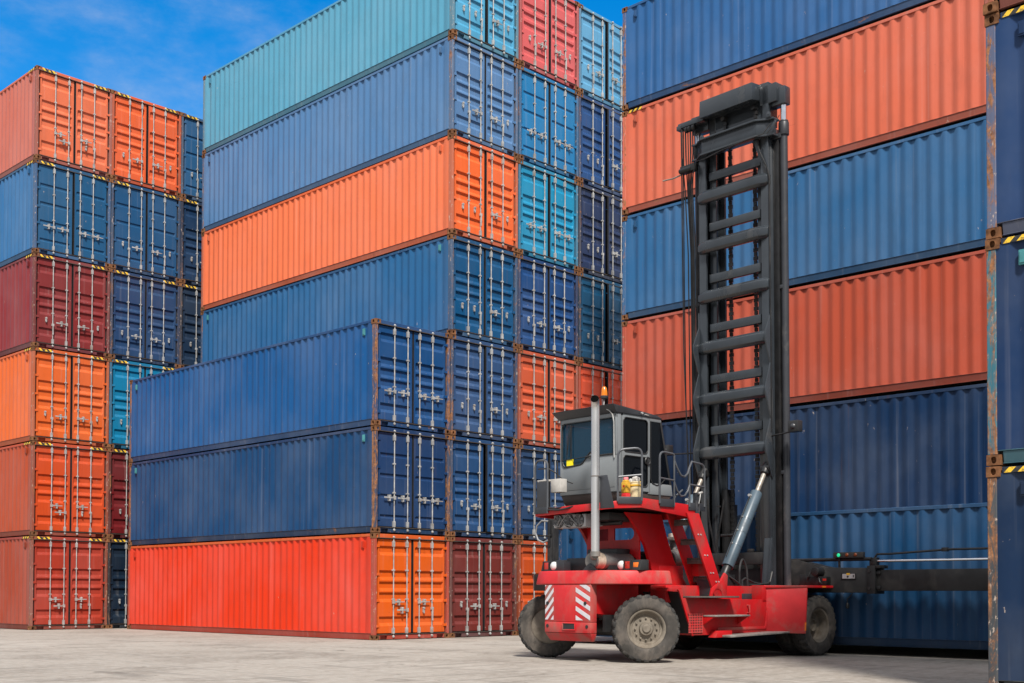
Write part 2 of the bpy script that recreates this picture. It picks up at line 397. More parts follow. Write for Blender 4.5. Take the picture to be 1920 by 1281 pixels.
DW = 1.088     # door leaf width
HX = (.100, W-.100)
BARS = (.500, .925)                      # locking bar offset from the hinge edge
def leaf_mesh(Hh, side, kind):
    """door leaf, hinge at x=0 and opening edge at x=side*DW; outer skin faces -y"""
    z0, z1 = .165, Hh-.135; hgt = z1-z0; mb = MB()
    if kind == 'A':   gr = [(.070,.172,.012,.034), (.330,.435,.012,.034), (.450,.553,.012,.034), (.565,.670,.012,.034), (.822,.925,.012,.034)]
    elif kind == 'C': gr = [(.06,.16,.012,.034), (.27,.36,.012,.034), (.39,.48,.012,.034), (.51,.60,.012,.034), (.82,.92,.012,.034)]
    else:             gr = [(.215,.262,.010,.014), (.435,.482,.010,.014), (.655,.702,.010,.014), (.875,.918,.010,.014)]
    xs = [.042, .085, .115, DW-.085, DW-.05, DW]; dx = [0, 0, 1, 1, 0, 0]
    rows = [(z1, 0)]
    dep = .043 if kind != 'B' else .030
    for a, b, sa, sb in gr:
        ta, tb = z1-a*hgt, z1-b*hgt; fa, fb = sa*hgt, sb*hgt
        rows += [(ta, 0), (ta-fa, dep), (tb+fb, dep), (tb, 0)]
    rows.append((z0, 0)); rows.sort(reverse=True)
    nx = len(xs); vs = []; fs = []
    for z, d in rows:
        for x, k in zip(xs, dx): vs.append((side*x, -.012+d*k if kind != 'B' else -.012+d*k, z))
    for i in range(len(rows)-1):
        for j in range(nx-1): fs.append((i*nx+j, i*nx+j+1, (i+1)*nx+j+1, (i+1)*nx+j))
    mb.add(vs, fs)
    x0, x1 = sorted((side*.042, side*DW)); y0, y1 = -.012, .040
    mb.add([(x0,y0,z0),(x1,y0,z0),(x1,y1,z0),(x0,y1,z0),(x0,y0,z1),(x1,y0,z1),(x1,y1,z1),(x0,y1,z1)],
           [(0,3,2,1),(4,5,6,7),(1,2,6,5),(2,3,7,6),(3,0,4,7)])
    me = bpy.data.meshes.new('door'); me.from_pydata(mb.v, [], mb.f); me.update()
    me.materials.append(M['door'])
    for p in me.polygons: p.use_smooth = False
    return me
def gasket_mesh(Hh, side):
    mb = MB(); z0, z1 = .135, Hh-.105; x0, x1 = sorted((-side*.022, side*(DW+.018)))
    mb.box(x0, x1, .0315, .0398, z0, z1); mb.box(side*(DW+.001), side*(DW+.020), -.016 if side < 0 else -.004, .0312, .165, Hh-.135); return mb.mesh('gasket')
def bar_mesh(Hh, side, off):
    mb = MB(); x = side*off; zb, zt = .080, Hh-.085
    mb.cyl((x,-.050,zb+.05), (x,-.050,zt-.05), .0165, n=10)
    for z in (zb, zt): mb.box(x-.030, x+.030, -.075, -.022, z-.012, z+.012); mb.cyl((x,-.05,z-.03), (x,-.05,z+.03), .026, n=8)
    for z in (zb+.14, zt-.16): mb.box(x-.031, x+.031, -.074, -.014, z-.070, z+.070)
    for f in (.36, .67): z = .165+(Hh-.3)*f; mb.box(x-.036, x+.036, -.070, -.014, z-.020, z+.020)
    return mb.mesh('locking_bar', .004, 1)
def handle_mesh(x, z, dirn):
    mb = MB(); e = x+dirn*.33
    mb.hexa([(min(x,e),-.085,z-.02),(max(x,e),-.085,z-.012),(max(x,e),-.068,z-.012),(min(x,e),-.068,z-.02)],
            [(min(x,e),-.085,z+.02),(max(x,e),-.085,z+.012),(max(x,e),-.068,z+.012),(min(x,e),-.068,z+.02)])
    mb.box(x-.032, x+.032, -.088, -.030, z-.045, z+.045)
    c = x+dirn*.16
    mb.box(c-.030, c+.030, -.098, -.012, z-.022, z+.070); mb.cyl((c,-.105,z+.05), (c,-.02,z+.05), .022, n=8)
    mb.box(c-.018, c+.018, -.095, -.012, z-.085, z-.02)
    return mb.mesh('door_handle', .004, 1)
def hanging_handle_mesh(x, z):
    """lever folded down along its bar, plus the empty catch beside it"""
    mb = MB(); mb.box(x-.018, x+.018, -.088, -.062, z-.30, z+.03); mb.box(x-.035, x+.035, -.085, -.03, z-.03, z+.04)
    return mb.mesh('door_handle', .004, 1)
def catch_mesh(x, z):
    mb = MB(); mb.box(x-.024, x+.024, -.060, -.012, z-.06, z+.06); mb.cyl((x,-.072,z+.045), (x,-.015,z+.045), .030, n=8)
    mb.box(x-.014, x+.014, -.070, -.012, z-.085, z-.05)
    return mb.mesh('handle_catch', .004, 1)
def hinge_mesh(side):
    mb = MB(); mb.box(-side*.050, side*.085, -.030, -.0125, -.032, .032); mb.cyl((-side*.030,-.030,-.055), (-side*.030,-.030,.055), .020, n=8)
    return mb.mesh('hinge', .003, 1)
HINGE = {s: hinge_mesh(s) for s in (1, -1)}
for me in HINGE.values(): me.materials.append(M['door'])
CACHE = {}
def cached(key, fn, mat=None):
    if key not in CACHE:
        me = fn()
        if mat and not me.materials: me.materials.append(mat)
        CACHE[key] = me
    return CACHE[key]

def frame_mesh(Hh):
    mb = MB(); e = .008
    # corner posts: door end (wide J profile) and far end
    # bottom side rails (set back under the panel) and their flanges, top side rails
    for s in (0, 1):
        f = (lambda a: a) if s == 0 else (lambda a: W-a)
        xa, xb, xc = f(.046), f(.022), f(.080)
        if s == 0: mb.hexa([(xa,.178,.024),(xc,.178,.024),(xc,LEN-.178,.024),(xa,LEN-.178,.024)], [(xb,.178,.158),(xc,.178,.158),(xc,LEN-.178,.158),(xb,LEN-.178,.158)])
        else: mb.hexa([(xc,.178,.024),(xa,.178,.024),(xa,LEN-.178,.024),(xc,LEN-.178,.024)], [(xc,.178,.158),(xb,.178,.158),(xb,LEN-.178,.158),(xc,LEN-.178,.158)])
        mb.box(f(.012), f(.090), .150, LEN-.120, .158, .170)
        mb.box(f(.020), f(.075), .178, LEN-.178, .014, .024)
    # door header and sill
    for a, b in ((.162, .20), (.42, W-.42), (W-.20, W-.162)): mb.box(a, b, .012, .14, .014, .135)
    mb.box(.162, W-.162, .012, .14, .100, .1355); mb.box(.20, .42, .09, .14, .014, .10); mb.box(W-.42, W-.20, .09, .14, .014, .10)
    # far end rails
    mb.box(.14, W-.14, LEN-.10, LEN-.012, .02, .16)
    return mb.mesh('frame', .006, 1)
def top_frame_mesh(Hh):
    mb = MB()
    for x0, x1 in ((.008, .070), (W-.070, W-.008)): mb.box(x0, x1, .178, LEN-.178, Hh-.080, Hh-.012)
    mb.box(.085, W-.085, .012, .14, Hh-.105, Hh-.010); mb.box(.14, W-.14, LEN-.10, LEN-.012, Hh-.10, Hh-.010)
    return mb.mesh('top_frame', .006, 1)
def lip_mesh(Hh, k):
    mb = MB(); mb.box(.10, W-.10, -.004, .0115, (.130, Hh-.118)[k], (.146, Hh-.100)[k]); return mb.mesh('drip_lip')
def post_mesh(Hh, k):
    e = .008; mb = MB()
    x0, x1, y0, y1 = ((e,.085,e,.150), (W-.085,W-e,e,.150), (e,.14,LEN-.120,LEN-e), (W-.14,W-e,LEN-.120,LEN-e))[k]
    mb.box(x0, x1, y0, y1, .118, Hh-.118); return mb.mesh('corner_post', .008, 1)
def roof_mesh(Hh):
    mb = MB(); per = .209; n = int((LEN-.5)/per); y = .25; pts = [(.14, Hh-.022)]
    for i in range(n): pts += [(y+.02, Hh-.022), (y+.06, Hh-.003), (y+.12, Hh-.003), (y+.16, Hh-.022)]; y += per
    pts.append((LEN-.10, Hh-.022)); k = len(pts)
    vs = [(.055, yy, z) for yy, z in pts]+[(W-.055, yy, z) for yy, z in pts]
    mb.add(vs, [(i, k+i, k+i+1, i+1) for i in range(k-1)])
    mb.add([(.055, yy, Hh-.05) for yy, z in pts]+[(.055, yy, z) for yy, z in pts], [(i, i+1, k+i+1, k+i) for i in range(k-1)])
    return mb.mesh('roof')
def end_mesh(Hh):
    mb = MB(); per = .25; pts = [(.14, 0)]; x = .2
    for i in range(8): pts += [(x+.03, 0), (x+.08, .04), (x+.14, .04), (x+.19, 0)]; x += per
    pts.append((W-.14, 0)); k = len(pts)
    mb.add([(x, LEN-.02-d, .16) for x, d in pts]+[(x, LEN-.02-d, Hh-.10) for x, d in pts], [(i+1, i, k+i, k+i+1) for i in range(k-1)])
    return mb.mesh('end_panel')
def floor_mesh():
    mb = MB(); mb.box(.076, W-.076, .15, LEN-.12, .120, .155); return mb.mesh('underside')
def vent_mesh():
    mb = MB(); mb.box(-.020, .014, -.042, .042, -.085, .085); mb.box(-.028, -.02, -.030, .030, -.065, .065); return mb.mesh('vent', .006, 1)
def hazard_mesh(n):
    mb = MB()
    if n == 'door':  mb.box(0, .42, -.004, .0, -.035, .035)
    else:            mb.box(-.004, 0, 0, .42, -.030, .030)
    return mb.mesh('hazard_stripe')

COUNT = [0]
def tune(c): return (c[0], c[1], c[2], 1)
def container(x, y, z, Hh, side, door=None, rust=.4, doors=True, kind='A', handles='four', ajar=0.0, hazard=False, label='', yaw=0.0, name_col=None, vent='vent_dark', frame=None):
    """one ISO container; (x,y,z) is the outer corner at its door end; side/door/frame are paint colours"""
    COUNT[0] += 1
    root = empty('shipping_container', (x, y, z), yaw)
    tag(root, label, 'container', 'stacked shipping containers')
    side = tune(side); door = tune(door or side); frame = tune(frame) if frame else side; hk = round(Hh, 3)
    pst = tuple(c*.55+q*.45 for c, q in zip(frame[:3], (.062, .045, .034))) if doors else tuple(frame[:3])
    def put(nm, me, col=None, al=1.0, parent=root, loc=None):
        o = link(nm, me, None, parent, loc)
        if col: o.color = (col[0], col[1], col[2], al)
        return o
    put('frame', cached(('frame', hk), lambda: frame_mesh(Hh), M['frame']), tuple(c*.55+.006 for c in frame[:3]), 1-rust*.6)
    put('top_frame', cached(('topf', hk), lambda: top_frame_mesh(Hh), M['frame']), tuple(c*.9 for c in (door if doors else side)[:3]), 1-rust*.45)
    if doors: [put('drip_lip', cached(('lip', hk, q), lambda: lip_mesh(Hh, q), M['lip'])) for q in (0, 1)]
    for k in range(4): put('corner_post', cached(('post', hk, k), lambda: post_mesh(Hh, k), M['post']), pst, 1-rust)
    put('side_panel', cached(('sl', hk), lambda: corrugated(.150, LEN-.120, .170, Hh-.076, .014, .050).mesh('side_panel'), M['panel']), side, .93-.25*rust)
    put('side_panel', cached(('sr', hk), lambda: corrugated(.150, LEN-.120, .170, Hh-.076, W-.014, W-.050, -1).mesh('side_panel'), M['panel']), side, .93-.25*rust)
    put('roof', cached(('roof', hk), lambda: roof_mesh(Hh), M['panel']), side, .85)
    put('end_panel', cached(('end', hk), lambda: end_mesh(Hh), M['panel']), side, .85)
    put('underside', cached(('floor',), floor_mesh, M['floor']))
    for zz in (0, Hh-.118):
        for px, py, rz in ((0, 0, 0), (W, 0, R(90)), (0, LEN, R(-90)), (W, LEN, R(180))):
            o = put('corner_casting', CAST, None, 1, root, (px, py, zz)); o.rotation_euler = (0, 0, rz)
    for yy in (.47, LEN-.42):
        put('vent', cached(('vent', vent), vent_mesh, M[vent]), tuple(c*.7 for c in side[:3]), .8, root, (.014, yy, Hh-.27))
    if hazard:
        for xx in (.19, W-.61): put('hazard_stripe', cached(('hzd',), lambda: hazard_mesh('door'), M['hazard']), None, 1, root, (xx, .0115, Hh-.055))
        for yy in (.20, LEN-.62): put('hazard_stripe', cached(('hzs',), lambda: hazard_mesh('side'), M['hazard']), None, 1, root, (.0075, yy, Hh-.046))
    if not doors:
        mb = cached(('blank', hk), lambda: MB().box(.09, W-.09, .03, .06, .14, Hh-.106).mesh('end_panel'), M['panel'])
        put('end_panel', mb, door, .8)
        return root
    for s in (1, -1):
        hx = HX[0] if s == 1 else HX[1]
        lf = put('door', cached(('leaf', hk, s, kind), lambda: leaf_mesh(Hh, s, kind)), door, .90-.22*rust, root, (hx, .058, 0))
        if s == -1 and ajar: lf.rotation_euler = (0, 0, R(ajar))
        put('gasket', cached(('gask', hk, s), lambda: gasket_mesh(Hh, s), M['gasket']), None, 1, lf)
        for i, off in enumerate(BARS):
            put('locking_bar', cached(('bar', hk, s, i), lambda: bar_mesh(Hh, s, off), M['galv']), None, 1, lf)
        for f in ((.075, .345, .625, .925) if hk < 2.7 else (.06, .30, .50, .72, .94)):
            put('hinge', HINGE[s], door, .6, lf, (0, 0, .165+(Hh-.3)*f))
        hz = .90
        def hput(key, fn): put(key[0], cached(key+(hk,), fn, M['galv']), None, 1, lf)
        if handles == 'four':          # all four levers, at one height, reaching outwards
            for i, off in enumerate(BARS): hput(('door_handle', s, i, 'o'), lambda off=off: handle_mesh(s*off, .86, -s))
        elif handles == 'inner':       # lever of each inner bar engaged, the outer bars with folded levers
            hput(('door_handle', s, 'in'), lambda: handle_mesh(s*BARS[1], .80, -s))
            hput(('door_handle', s, 'hang'), lambda: hanging_handle_mesh(s*BARS[0], .72))
            hput(('handle_catch', s, 'out'), lambda: catch_mesh(s*(BARS[0]-.20), .86))
        elif handles == 'pair':        # two levers one above the other on the left leaf, one on the right
            if s == 1:
                hput(('door_handle', s, 'pa'), lambda: handle_mesh(s*BARS[0], .92, s)); hput(('door_handle', s, 'pb'), lambda: handle_mesh(s*BARS[1], .72, -s))
            else:
                hput(('door_handle', s, 'pc'), lambda: handle_mesh(s*BARS[1], .92, -s)); hput(('handle_catch', s, 'pc'), lambda: catch_mesh(s*(BARS[1]-.16), .72))
                hput(('door_handle', s, 'ph'), lambda: hanging_handle_mesh(s*BARS[0], .75))
        elif handles == 'outer':       # levers pointing to the hinges on the right leaf only, catches on the left
            if s == 1:
                for i, off in enumerate(BARS): hput(('handle_catch', s, i), lambda off=off: catch_mesh(s*(off-.20), .80))
                hput(('door_handle', s, 'oh'), lambda: hanging_handle_mesh(s*BARS[1], .70))
            else:
                hput(('door_handle', s, 'oo'), lambda: handle_mesh(s*BARS[1], .80, -s)); hput(('handle_catch', s, 'oo'), lambda: catch_mesh(s*(BARS[0]-.18), .82))
    return root

C = lambda r, g, b: lin(r, g, b)
PIT, CH = 2.5923, 2.576            # stacking pitch and container height
PAINT = {}   # linear paint colours, some shade baked into the low right-hand ones: (block, column, level) -> (side, door)
#PAINT#
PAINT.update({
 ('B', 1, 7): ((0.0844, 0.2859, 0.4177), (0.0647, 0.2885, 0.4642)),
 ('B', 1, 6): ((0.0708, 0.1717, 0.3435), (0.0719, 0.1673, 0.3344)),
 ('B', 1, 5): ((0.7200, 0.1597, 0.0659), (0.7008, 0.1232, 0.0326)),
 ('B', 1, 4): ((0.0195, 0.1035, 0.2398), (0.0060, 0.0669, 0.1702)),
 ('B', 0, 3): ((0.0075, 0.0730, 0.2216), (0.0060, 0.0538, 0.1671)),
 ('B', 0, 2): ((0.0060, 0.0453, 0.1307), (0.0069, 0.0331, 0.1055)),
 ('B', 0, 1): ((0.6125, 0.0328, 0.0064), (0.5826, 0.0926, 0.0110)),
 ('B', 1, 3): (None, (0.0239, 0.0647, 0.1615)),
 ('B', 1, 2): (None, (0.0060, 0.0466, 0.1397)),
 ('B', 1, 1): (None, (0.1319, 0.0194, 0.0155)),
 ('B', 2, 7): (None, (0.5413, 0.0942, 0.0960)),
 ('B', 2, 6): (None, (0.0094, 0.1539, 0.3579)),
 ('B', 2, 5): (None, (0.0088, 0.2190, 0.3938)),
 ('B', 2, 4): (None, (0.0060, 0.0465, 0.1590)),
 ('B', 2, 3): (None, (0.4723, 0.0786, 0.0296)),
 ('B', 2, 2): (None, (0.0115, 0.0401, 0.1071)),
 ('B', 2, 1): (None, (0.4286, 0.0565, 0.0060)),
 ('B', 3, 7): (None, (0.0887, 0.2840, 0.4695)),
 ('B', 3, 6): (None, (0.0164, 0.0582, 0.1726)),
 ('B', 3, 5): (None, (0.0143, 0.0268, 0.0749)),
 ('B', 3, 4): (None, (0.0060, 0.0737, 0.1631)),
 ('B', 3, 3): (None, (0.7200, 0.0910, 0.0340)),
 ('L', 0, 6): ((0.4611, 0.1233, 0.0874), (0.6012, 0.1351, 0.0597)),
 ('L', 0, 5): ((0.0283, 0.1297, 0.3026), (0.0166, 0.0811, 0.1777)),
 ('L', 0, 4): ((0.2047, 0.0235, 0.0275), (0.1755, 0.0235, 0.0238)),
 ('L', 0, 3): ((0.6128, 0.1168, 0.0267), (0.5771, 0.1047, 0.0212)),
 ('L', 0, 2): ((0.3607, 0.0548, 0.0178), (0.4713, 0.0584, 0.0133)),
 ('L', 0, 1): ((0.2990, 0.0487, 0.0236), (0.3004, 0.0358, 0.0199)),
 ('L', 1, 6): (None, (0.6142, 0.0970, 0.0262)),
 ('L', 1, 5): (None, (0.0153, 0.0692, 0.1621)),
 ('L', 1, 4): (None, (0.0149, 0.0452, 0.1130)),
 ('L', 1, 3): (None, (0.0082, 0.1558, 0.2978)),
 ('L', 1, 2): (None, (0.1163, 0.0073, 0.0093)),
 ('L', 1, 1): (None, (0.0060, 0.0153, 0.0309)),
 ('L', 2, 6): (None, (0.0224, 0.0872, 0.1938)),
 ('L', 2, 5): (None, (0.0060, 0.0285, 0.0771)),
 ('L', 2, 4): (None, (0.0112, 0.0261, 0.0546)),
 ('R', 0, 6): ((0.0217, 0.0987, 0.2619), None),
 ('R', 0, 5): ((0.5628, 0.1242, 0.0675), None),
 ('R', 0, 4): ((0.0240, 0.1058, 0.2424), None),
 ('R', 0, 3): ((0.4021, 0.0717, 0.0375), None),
 ('R', 0, 2): ((0.0060, 0.0253, 0.0726), None),  # from here down the colours hold some shade besides the paint
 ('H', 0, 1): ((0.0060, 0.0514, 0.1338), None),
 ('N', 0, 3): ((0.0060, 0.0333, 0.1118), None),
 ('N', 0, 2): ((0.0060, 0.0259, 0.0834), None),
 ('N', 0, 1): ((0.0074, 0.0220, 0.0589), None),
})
#ENDPAINT#
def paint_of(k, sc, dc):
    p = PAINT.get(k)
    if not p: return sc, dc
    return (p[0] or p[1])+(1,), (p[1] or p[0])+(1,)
# ---- main block: door faces in the plane y = 0. Rows: column, level, side colour, door colour, rust, groove kind, handles, ajar, label
ORANGE_RED, NAVY, BLUE = C(214,62,44), C(44,70,122), C(36,84,140)
BLK = [
 (0,1, C(232,58,34), C(226,92,26), .40,'A','pair',  .8,'bright red orange container standing on the ground below two blue ones, nearest orange doors'),
 (0,2, C(40,74,130), C(34,62,118), .75,'B','four', 0,'dark navy container in the middle of the short three high stack, flat ribbed doors'),
 (0,3, C(38,78,138), C(18,78,142), .72,'A','four', 0,'blue container on top of the short three high stack, bright blue doors'),
 (1,1, C(96,40,44), C(110,46,50), .40,'A','inner', 1.0,'maroon container on the ground right of the bright orange doors'),
 (1,2, C(22,66,118), C(10,68,124), .55,'A','inner', 5.0,'blue container with a wide black gap between its doors, above the maroon one'),
 (1,3, C(50,72,124), C(52,74,128), .55,'C','outer', 2.0,'faded navy container beside the top blue one of the short stack'),
 (1,4, C(44,92,144), C(16,76,136), .45,'A','outer', .8,'blue container under the orange one, its long side half hidden by the short stack'),
 (1,5, C(236,108,68), C(240,100,48), .30,'A','outer', 1.6,'orange container showing its long side, third from the top of the tall stack'),
 (1,6, C(72,96,148), C(74,104,162), .45,'A','inner', 0,'slate blue container showing its long side, just under the turquoise top one'),
 (1,7, C(92,160,180), C(84,156,190), .30,'A','outer', 3.0,'pale turquoise container on the very top of the tall middle stack'),
 (2,1, C(186,80,40), C(188,78,34), .40,'A','inner', 0,'brown orange container on the ground, half hidden behind the red machine\'s rear tyre'),
 (2,2, C(48,66,110), C(48,68,114), .50,'A','inner', 2.0,'navy container directly left of the grey cab, under the red orange doors'),
 (2,3, C(190,86,62), C(196,88,62), .45,'A','inner', 1.5,'red orange doored container left of the cab roof, second column of the tall block'),
 (2,4, C(36,66,124), C(38,70,132), .45,'A','inner', 1.2,'royal blue container above the red orange doors left of the cab roof'),
 (2,5, C(44,142,178), C(40,144,184), .30,'A','four', 2.4,'light cyan container in the second column, between two blue containers'),
 (2,6, C(46,112,166), C(44,112,170), .45,'B','four', 1.6,'mid blue container with flat ribbed doors, just under the pink red one'),
 (2,7, C(208,92,96), C(212,92,94), .20,'C','inner', 1.8,'faded pink red container at the top of the middle block'),
 (3,1, C(46,60,98), C(44,60,100), .5,'A','inner', 0,'dark blue container on the ground behind the lifted teal container'),
 (3,2, C(120,50,46), C(122,52,46), .5,'A','inner', 0,'dark red container behind the red machine\'s cab, second up in the third column'),
 (3,3, C(184,80,56), C(186,78,54), .45,'A','inner', 4.0,'red brown container behind the orange beacon, third column of the middle block'),
 (3,4, C(20,62,102), C(16,62,104), .55,'A','outer', 4.5,'dark teal blue container above the red brown one in the third column'),
 (3,5, C(50,58,96), C(52,60,98), .45,'A','outer', 4.0,'grey purple navy container at mid height of the third column, beside the right stack'),
 (3,6, C(50,72,126), C(54,76,130), .40,'A','outer', 4.5,'navy container under the light blue one in the third column'),
 (3,7, C(102,156,196), C(104,158,204), .35,'A','inner', 4.0,'light sky blue container on top of the third column, next to the gap of sky'),
]
for c, l, sc, dc, ru, kd, hd, aj, lb in BLK:
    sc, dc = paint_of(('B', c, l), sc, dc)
    jx, jy = rnd.uniform(-.012, .012), rnd.uniform(-.012, .012)
    fr = sc if c != 0 or l != 1 else C(200,70,45)
    container(c*2.4703+jx, jy, (l-1)*PIT, CH, sc, dc, ru, True, kd, hd, aj, False, lb, 0, None, 'vent' if (c == 0 and l > 1) or l == 4 else 'vent_dark', fr)

# ---- left block: tall (high cube) containers further back, hazard marks on their headers
GP, GH, GX, GY = 2.8512, 2.835, -2.6932, 12.9792
LFT = [
 (0,1, C(178,84,68), C(178,72,54), .50,'A','pair', 0,'brownish red container on the ground at the far left'),
 (0,2, C(196,92,66), C(198,80,46), .45,'A','pair', 0,'rust orange container second from the ground in the far left stack'),
 (0,3, C(232,108,62), C(218,98,50), .45,'A','inner', 1.5,'bright orange container under the maroon one in the far left stack'),
 (0,4, C(140,62,70), C(140,56,60), .35,'A','inner', .6,'maroon container in the far left stack, between blue and orange'),
 (0,5, C(66,106,156), C(44,84,134), .35,'B','four', 2.0,'blue container under the salmon top one of the far left stack, pale blue side'),
 (0,6, C(208,112,96), C(222,108,78), .30,'A','pair', 1.0,'salmon orange container on top of the far left stack'),
 (1,1, C(26,36,60), C(26,38,62), .40,'A','inner', 0,'near black navy container on the ground, left of the bright red side'),
 (1,2, C(112,42,42), C(112,42,42), .40,'A','inner', 0,'dark maroon container mostly hidden left of the short stack, above the black navy one'),
 (1,3, C(24,106,156), C(22,106,156), .35,'A','inner', 0,'bright cyan blue container half hidden behind the top of the short stack'),
 (1,4, C(50,70,116), C(52,72,118), .40,'A','inner', 0,'dull navy container to the right of the maroon one in the left block'),
 (1,5, C(46,78,132), C(46,80,134), .40,'B','inner', 1.4,'royal blue container under the vivid orange one in the left block'),
 (1,6, C(220,96,58), C(222,94,54), .35,'A','inner', 1.8,'vivid orange container at the top of the left block, second column'),
 (2,1, C(60,70,90), C(60,70,90), .4,'A','inner', 0,'slate container at the bottom of the third column of the left block'),
 (2,2, C(150,70,50), C(150,70,50), .4,'A','inner', 0,'brown container low in the third column of the left block'),
 (2,3, C(40,70,110), C(40,70,110), .4,'A','inner', 0,'plain blue container at mid height of the third column of the left block'),
 (2,4, C(34,50,84), C(36,54,88), .40,'A','inner', 0,'dark slate navy container just above the edge of the short stack, left block third column'),
 (2,5, C(26,52,88), C(26,54,92), .45,'A','inner', 0,'deep blue container one below the top of the third column in the left block'),
 (2,6, C(44,80,128), C(44,82,132), .40,'B','inner', 0,'blue container on top of the left block\'s third column, cut off by the turquoise one'),
]
for c, l, sc, dc, ru, kd, hd, aj, lb in LFT:
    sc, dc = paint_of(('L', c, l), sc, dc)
    container(GX+c*2.44+rnd.uniform(-.01, .01), GY+rnd.uniform(-.015, .015), (l-1)*GP, GH, sc, dc, ru, True, kd, hd, aj, True, lb, .0011)

# ---- right block: one column seen along its long side, behind the container that is being lifted
RY, RX, RYAW = -3.6913, 4.8128, .0041
RGT = [
 (1, C(38,56,98), 'dark blue container on the ground behind the lifted teal one', False, .4),
 (2, C(38,62,106), 'navy container just above the lifted one, under the lower orange red side', False, .4),
 (3, C(196,88,70), 'brick red container, lower of the two reddish long sides behind the mast', False, .45),
 (4, C(54,104,150), 'blue container between the two reddish long sides behind the mast', False, .45),
 (5, C(226,104,80), 'coral orange container, upper of the two reddish long sides behind the mast', True, .6),
 (6, C(62,112,164), 'blue container at the top of the right stack, behind the mast top', False, .65),
]
for l, sc, lb, hz, ru in RGT:
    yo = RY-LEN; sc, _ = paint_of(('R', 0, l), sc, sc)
    container(RX+LEN*RYAW, yo, .057+(l-1)*2.6249, CH, sc, sc, ru, False, label=lb, hazard=hz, yaw=RYAW)
# ---- the container on the spreader, a hand's breadth off the ground
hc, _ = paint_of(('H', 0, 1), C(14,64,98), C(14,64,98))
container(2.353+LEN*RYAW, -3.79-LEN, .159, CH, hc, hc, .55, False, yaw=RYAW, label='teal blue container hanging from the spreader, just clear of the ground')
# ---- the near stack at the right edge of the picture
NX, NY = -4.58, -16.75
for l, sc, lb, hz, fr in [
 (1, C(34,44,78), 'dark navy container on the ground at the right edge, nearest of all', True, C(58,62,66)),
 (2, C(16,56,96), 'deep blue container with a peeling post, second up at the right edge', True, C(46,104,120)),
 (3, C(34,72,118), 'steel blue container third up at the right edge, worn striped rail above it', True, C(84,92,118)),
 (4, C(158,74,64), 'red brown container at the top right corner, only its lower rail in view', False, C(150,70,50))]:
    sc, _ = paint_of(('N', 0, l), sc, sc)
    dx = {1: -.03, 2: -.01, 3: .02, 4: .0}[l]
    container(NX+dx, NY-LEN+rnd.uniform(-.01, .01), (l-1)*PIT, CH, sc, sc, .66, False, label=lb, hazard=hz, frame=fr, vent='vent' if l == 2 else 'vent_dark')

#TRUCK#
# ------------------------------------------------------------------ the container handler
# truck axes: x forward (towards the lifted container), y to its left, z up
TO = Vector((0, -9.2, 0)); TYAW = R(-3)
truck = empty('container_handler', TO, TYAW)
tag(truck, 'red empty container handler with a grey cab and a tall dark lifting mast', 'forklift')
T = truck
def P(name, mb, mat, parent=None, bevel=.008, **k): return mb.build(name, M[mat], parent or T, bevel, **k)

# ---- wheels
def wheel(cx, cy, steer, out, deep):
    """tyre with lugs (sub-part of its wheel) and a bolted steel rim; out = side the outer face looks to (-1 right, +1 left)"""
    r, wd = .562, .30
    wh = MB()
    if not deep:
        prof = [(0,.125),(.055,.125),(.075,.10),(.105,.095),(.12,.045),(.225,.030),(.235,.050),(.262,.055),(.272,.10),(.300,.125),(.318,.128),(.322,.10),(.322,-.10),(.29,-.12),(0,-.10)]
    else:
        prof = [(0,-.045),(.085,-.045),(.105,-.02),(.105,.0),(.125,-.02),(.150,-.07),(.235,-.085),(.270,-.06),(.282,.06),(.292,.115),(.315,.130),(.322,.10),(.322,-.11),(.29,-.13),(0,-.12)]
    wh.lathe(prof, (0,0,0), (0,out,0), 40)
    rim = wh.build('wheel', M['rim'], T, 0, angle=40, loc=(cx, cy, r-.004)); rim.rotation_euler = (0, 0, steer)
    nb = MB()
    for k in range(12):
        t = 2*math.pi*k/12; rr = .178; d = .038 if not deep else -.078
        c = (math.cos(t)*rr, out*d, math.sin(t)*rr); nb.cyl((c[0], out*(d-.012), c[2]), (c[0], out*(d+.030), c[2]), .017, n=6)
    nb.build('wheel_nuts', M['rim'], rim, .003)
    ty = MB()
    ty.lathe([(.318,.120),(.335,.142),(.375,.152),(.43,.154),(.48,.150),(.515,.142)], (0,0,0), (0,1,0), 48)
    ty.lathe([(.318,-.120),(.335,-.142),(.375,-.152),(.43,-.154),(.48,-.150),(.515,-.142)], (0,0,0), (0,-1,0), 48) if False else None
    ty.lathe([(.515,-.142),(.48,-.150),(.43,-.154),(.375,-.152),(.335,-.142),(.318,-.120)], (0,0,0), (0,1,0), 48)
    ty.build('sidewall', M['sidewall'], rim, 0, angle=50)
    tr = MB()
    tr.lathe([(.515,.142),(.538,.128),(.545,.06),(.545,-.06),(.538,-.128),(.515,-.142)], (0,0,0), (0,1,0), 60)
    n = 26
    for sd in (1, -1):
        for k in range(n):
            t = 2*math.pi*(k+(.5 if sd < 0 else 0))/n; h = math.pi/n*.64
            sk = sd*.05
            def q(rr, tt, yy): return (math.cos(tt)*rr, yy, math.sin(tt)*rr)
            b = [q(.500,t-h,sd*.149), q(.500,t+h,sd*.149), q(.535,t+h*.8+sk,sd*.010), q(.535,t-h*.8+sk,sd*.010)]
            tp = [q(.548,t-h,sd*.140), q(.548,t+h,sd*.140), q(.564,t+h*.8+sk,sd*.010), q(.564,t-h*.8+sk,sd*.010)]
            tr.hexa(b, tp)
            b2 = [q(.500,t-h,sd*.149), q(.500,t+h,sd*.149), q(.548,t+h,sd*.140), q(.548,t-h,sd*.140)]
    tr.build('tyre', M['tyre'], rim, .006, 1, angle=40)
    return rim
wheel(-2.46, -1.15, R(-42), -1, False)
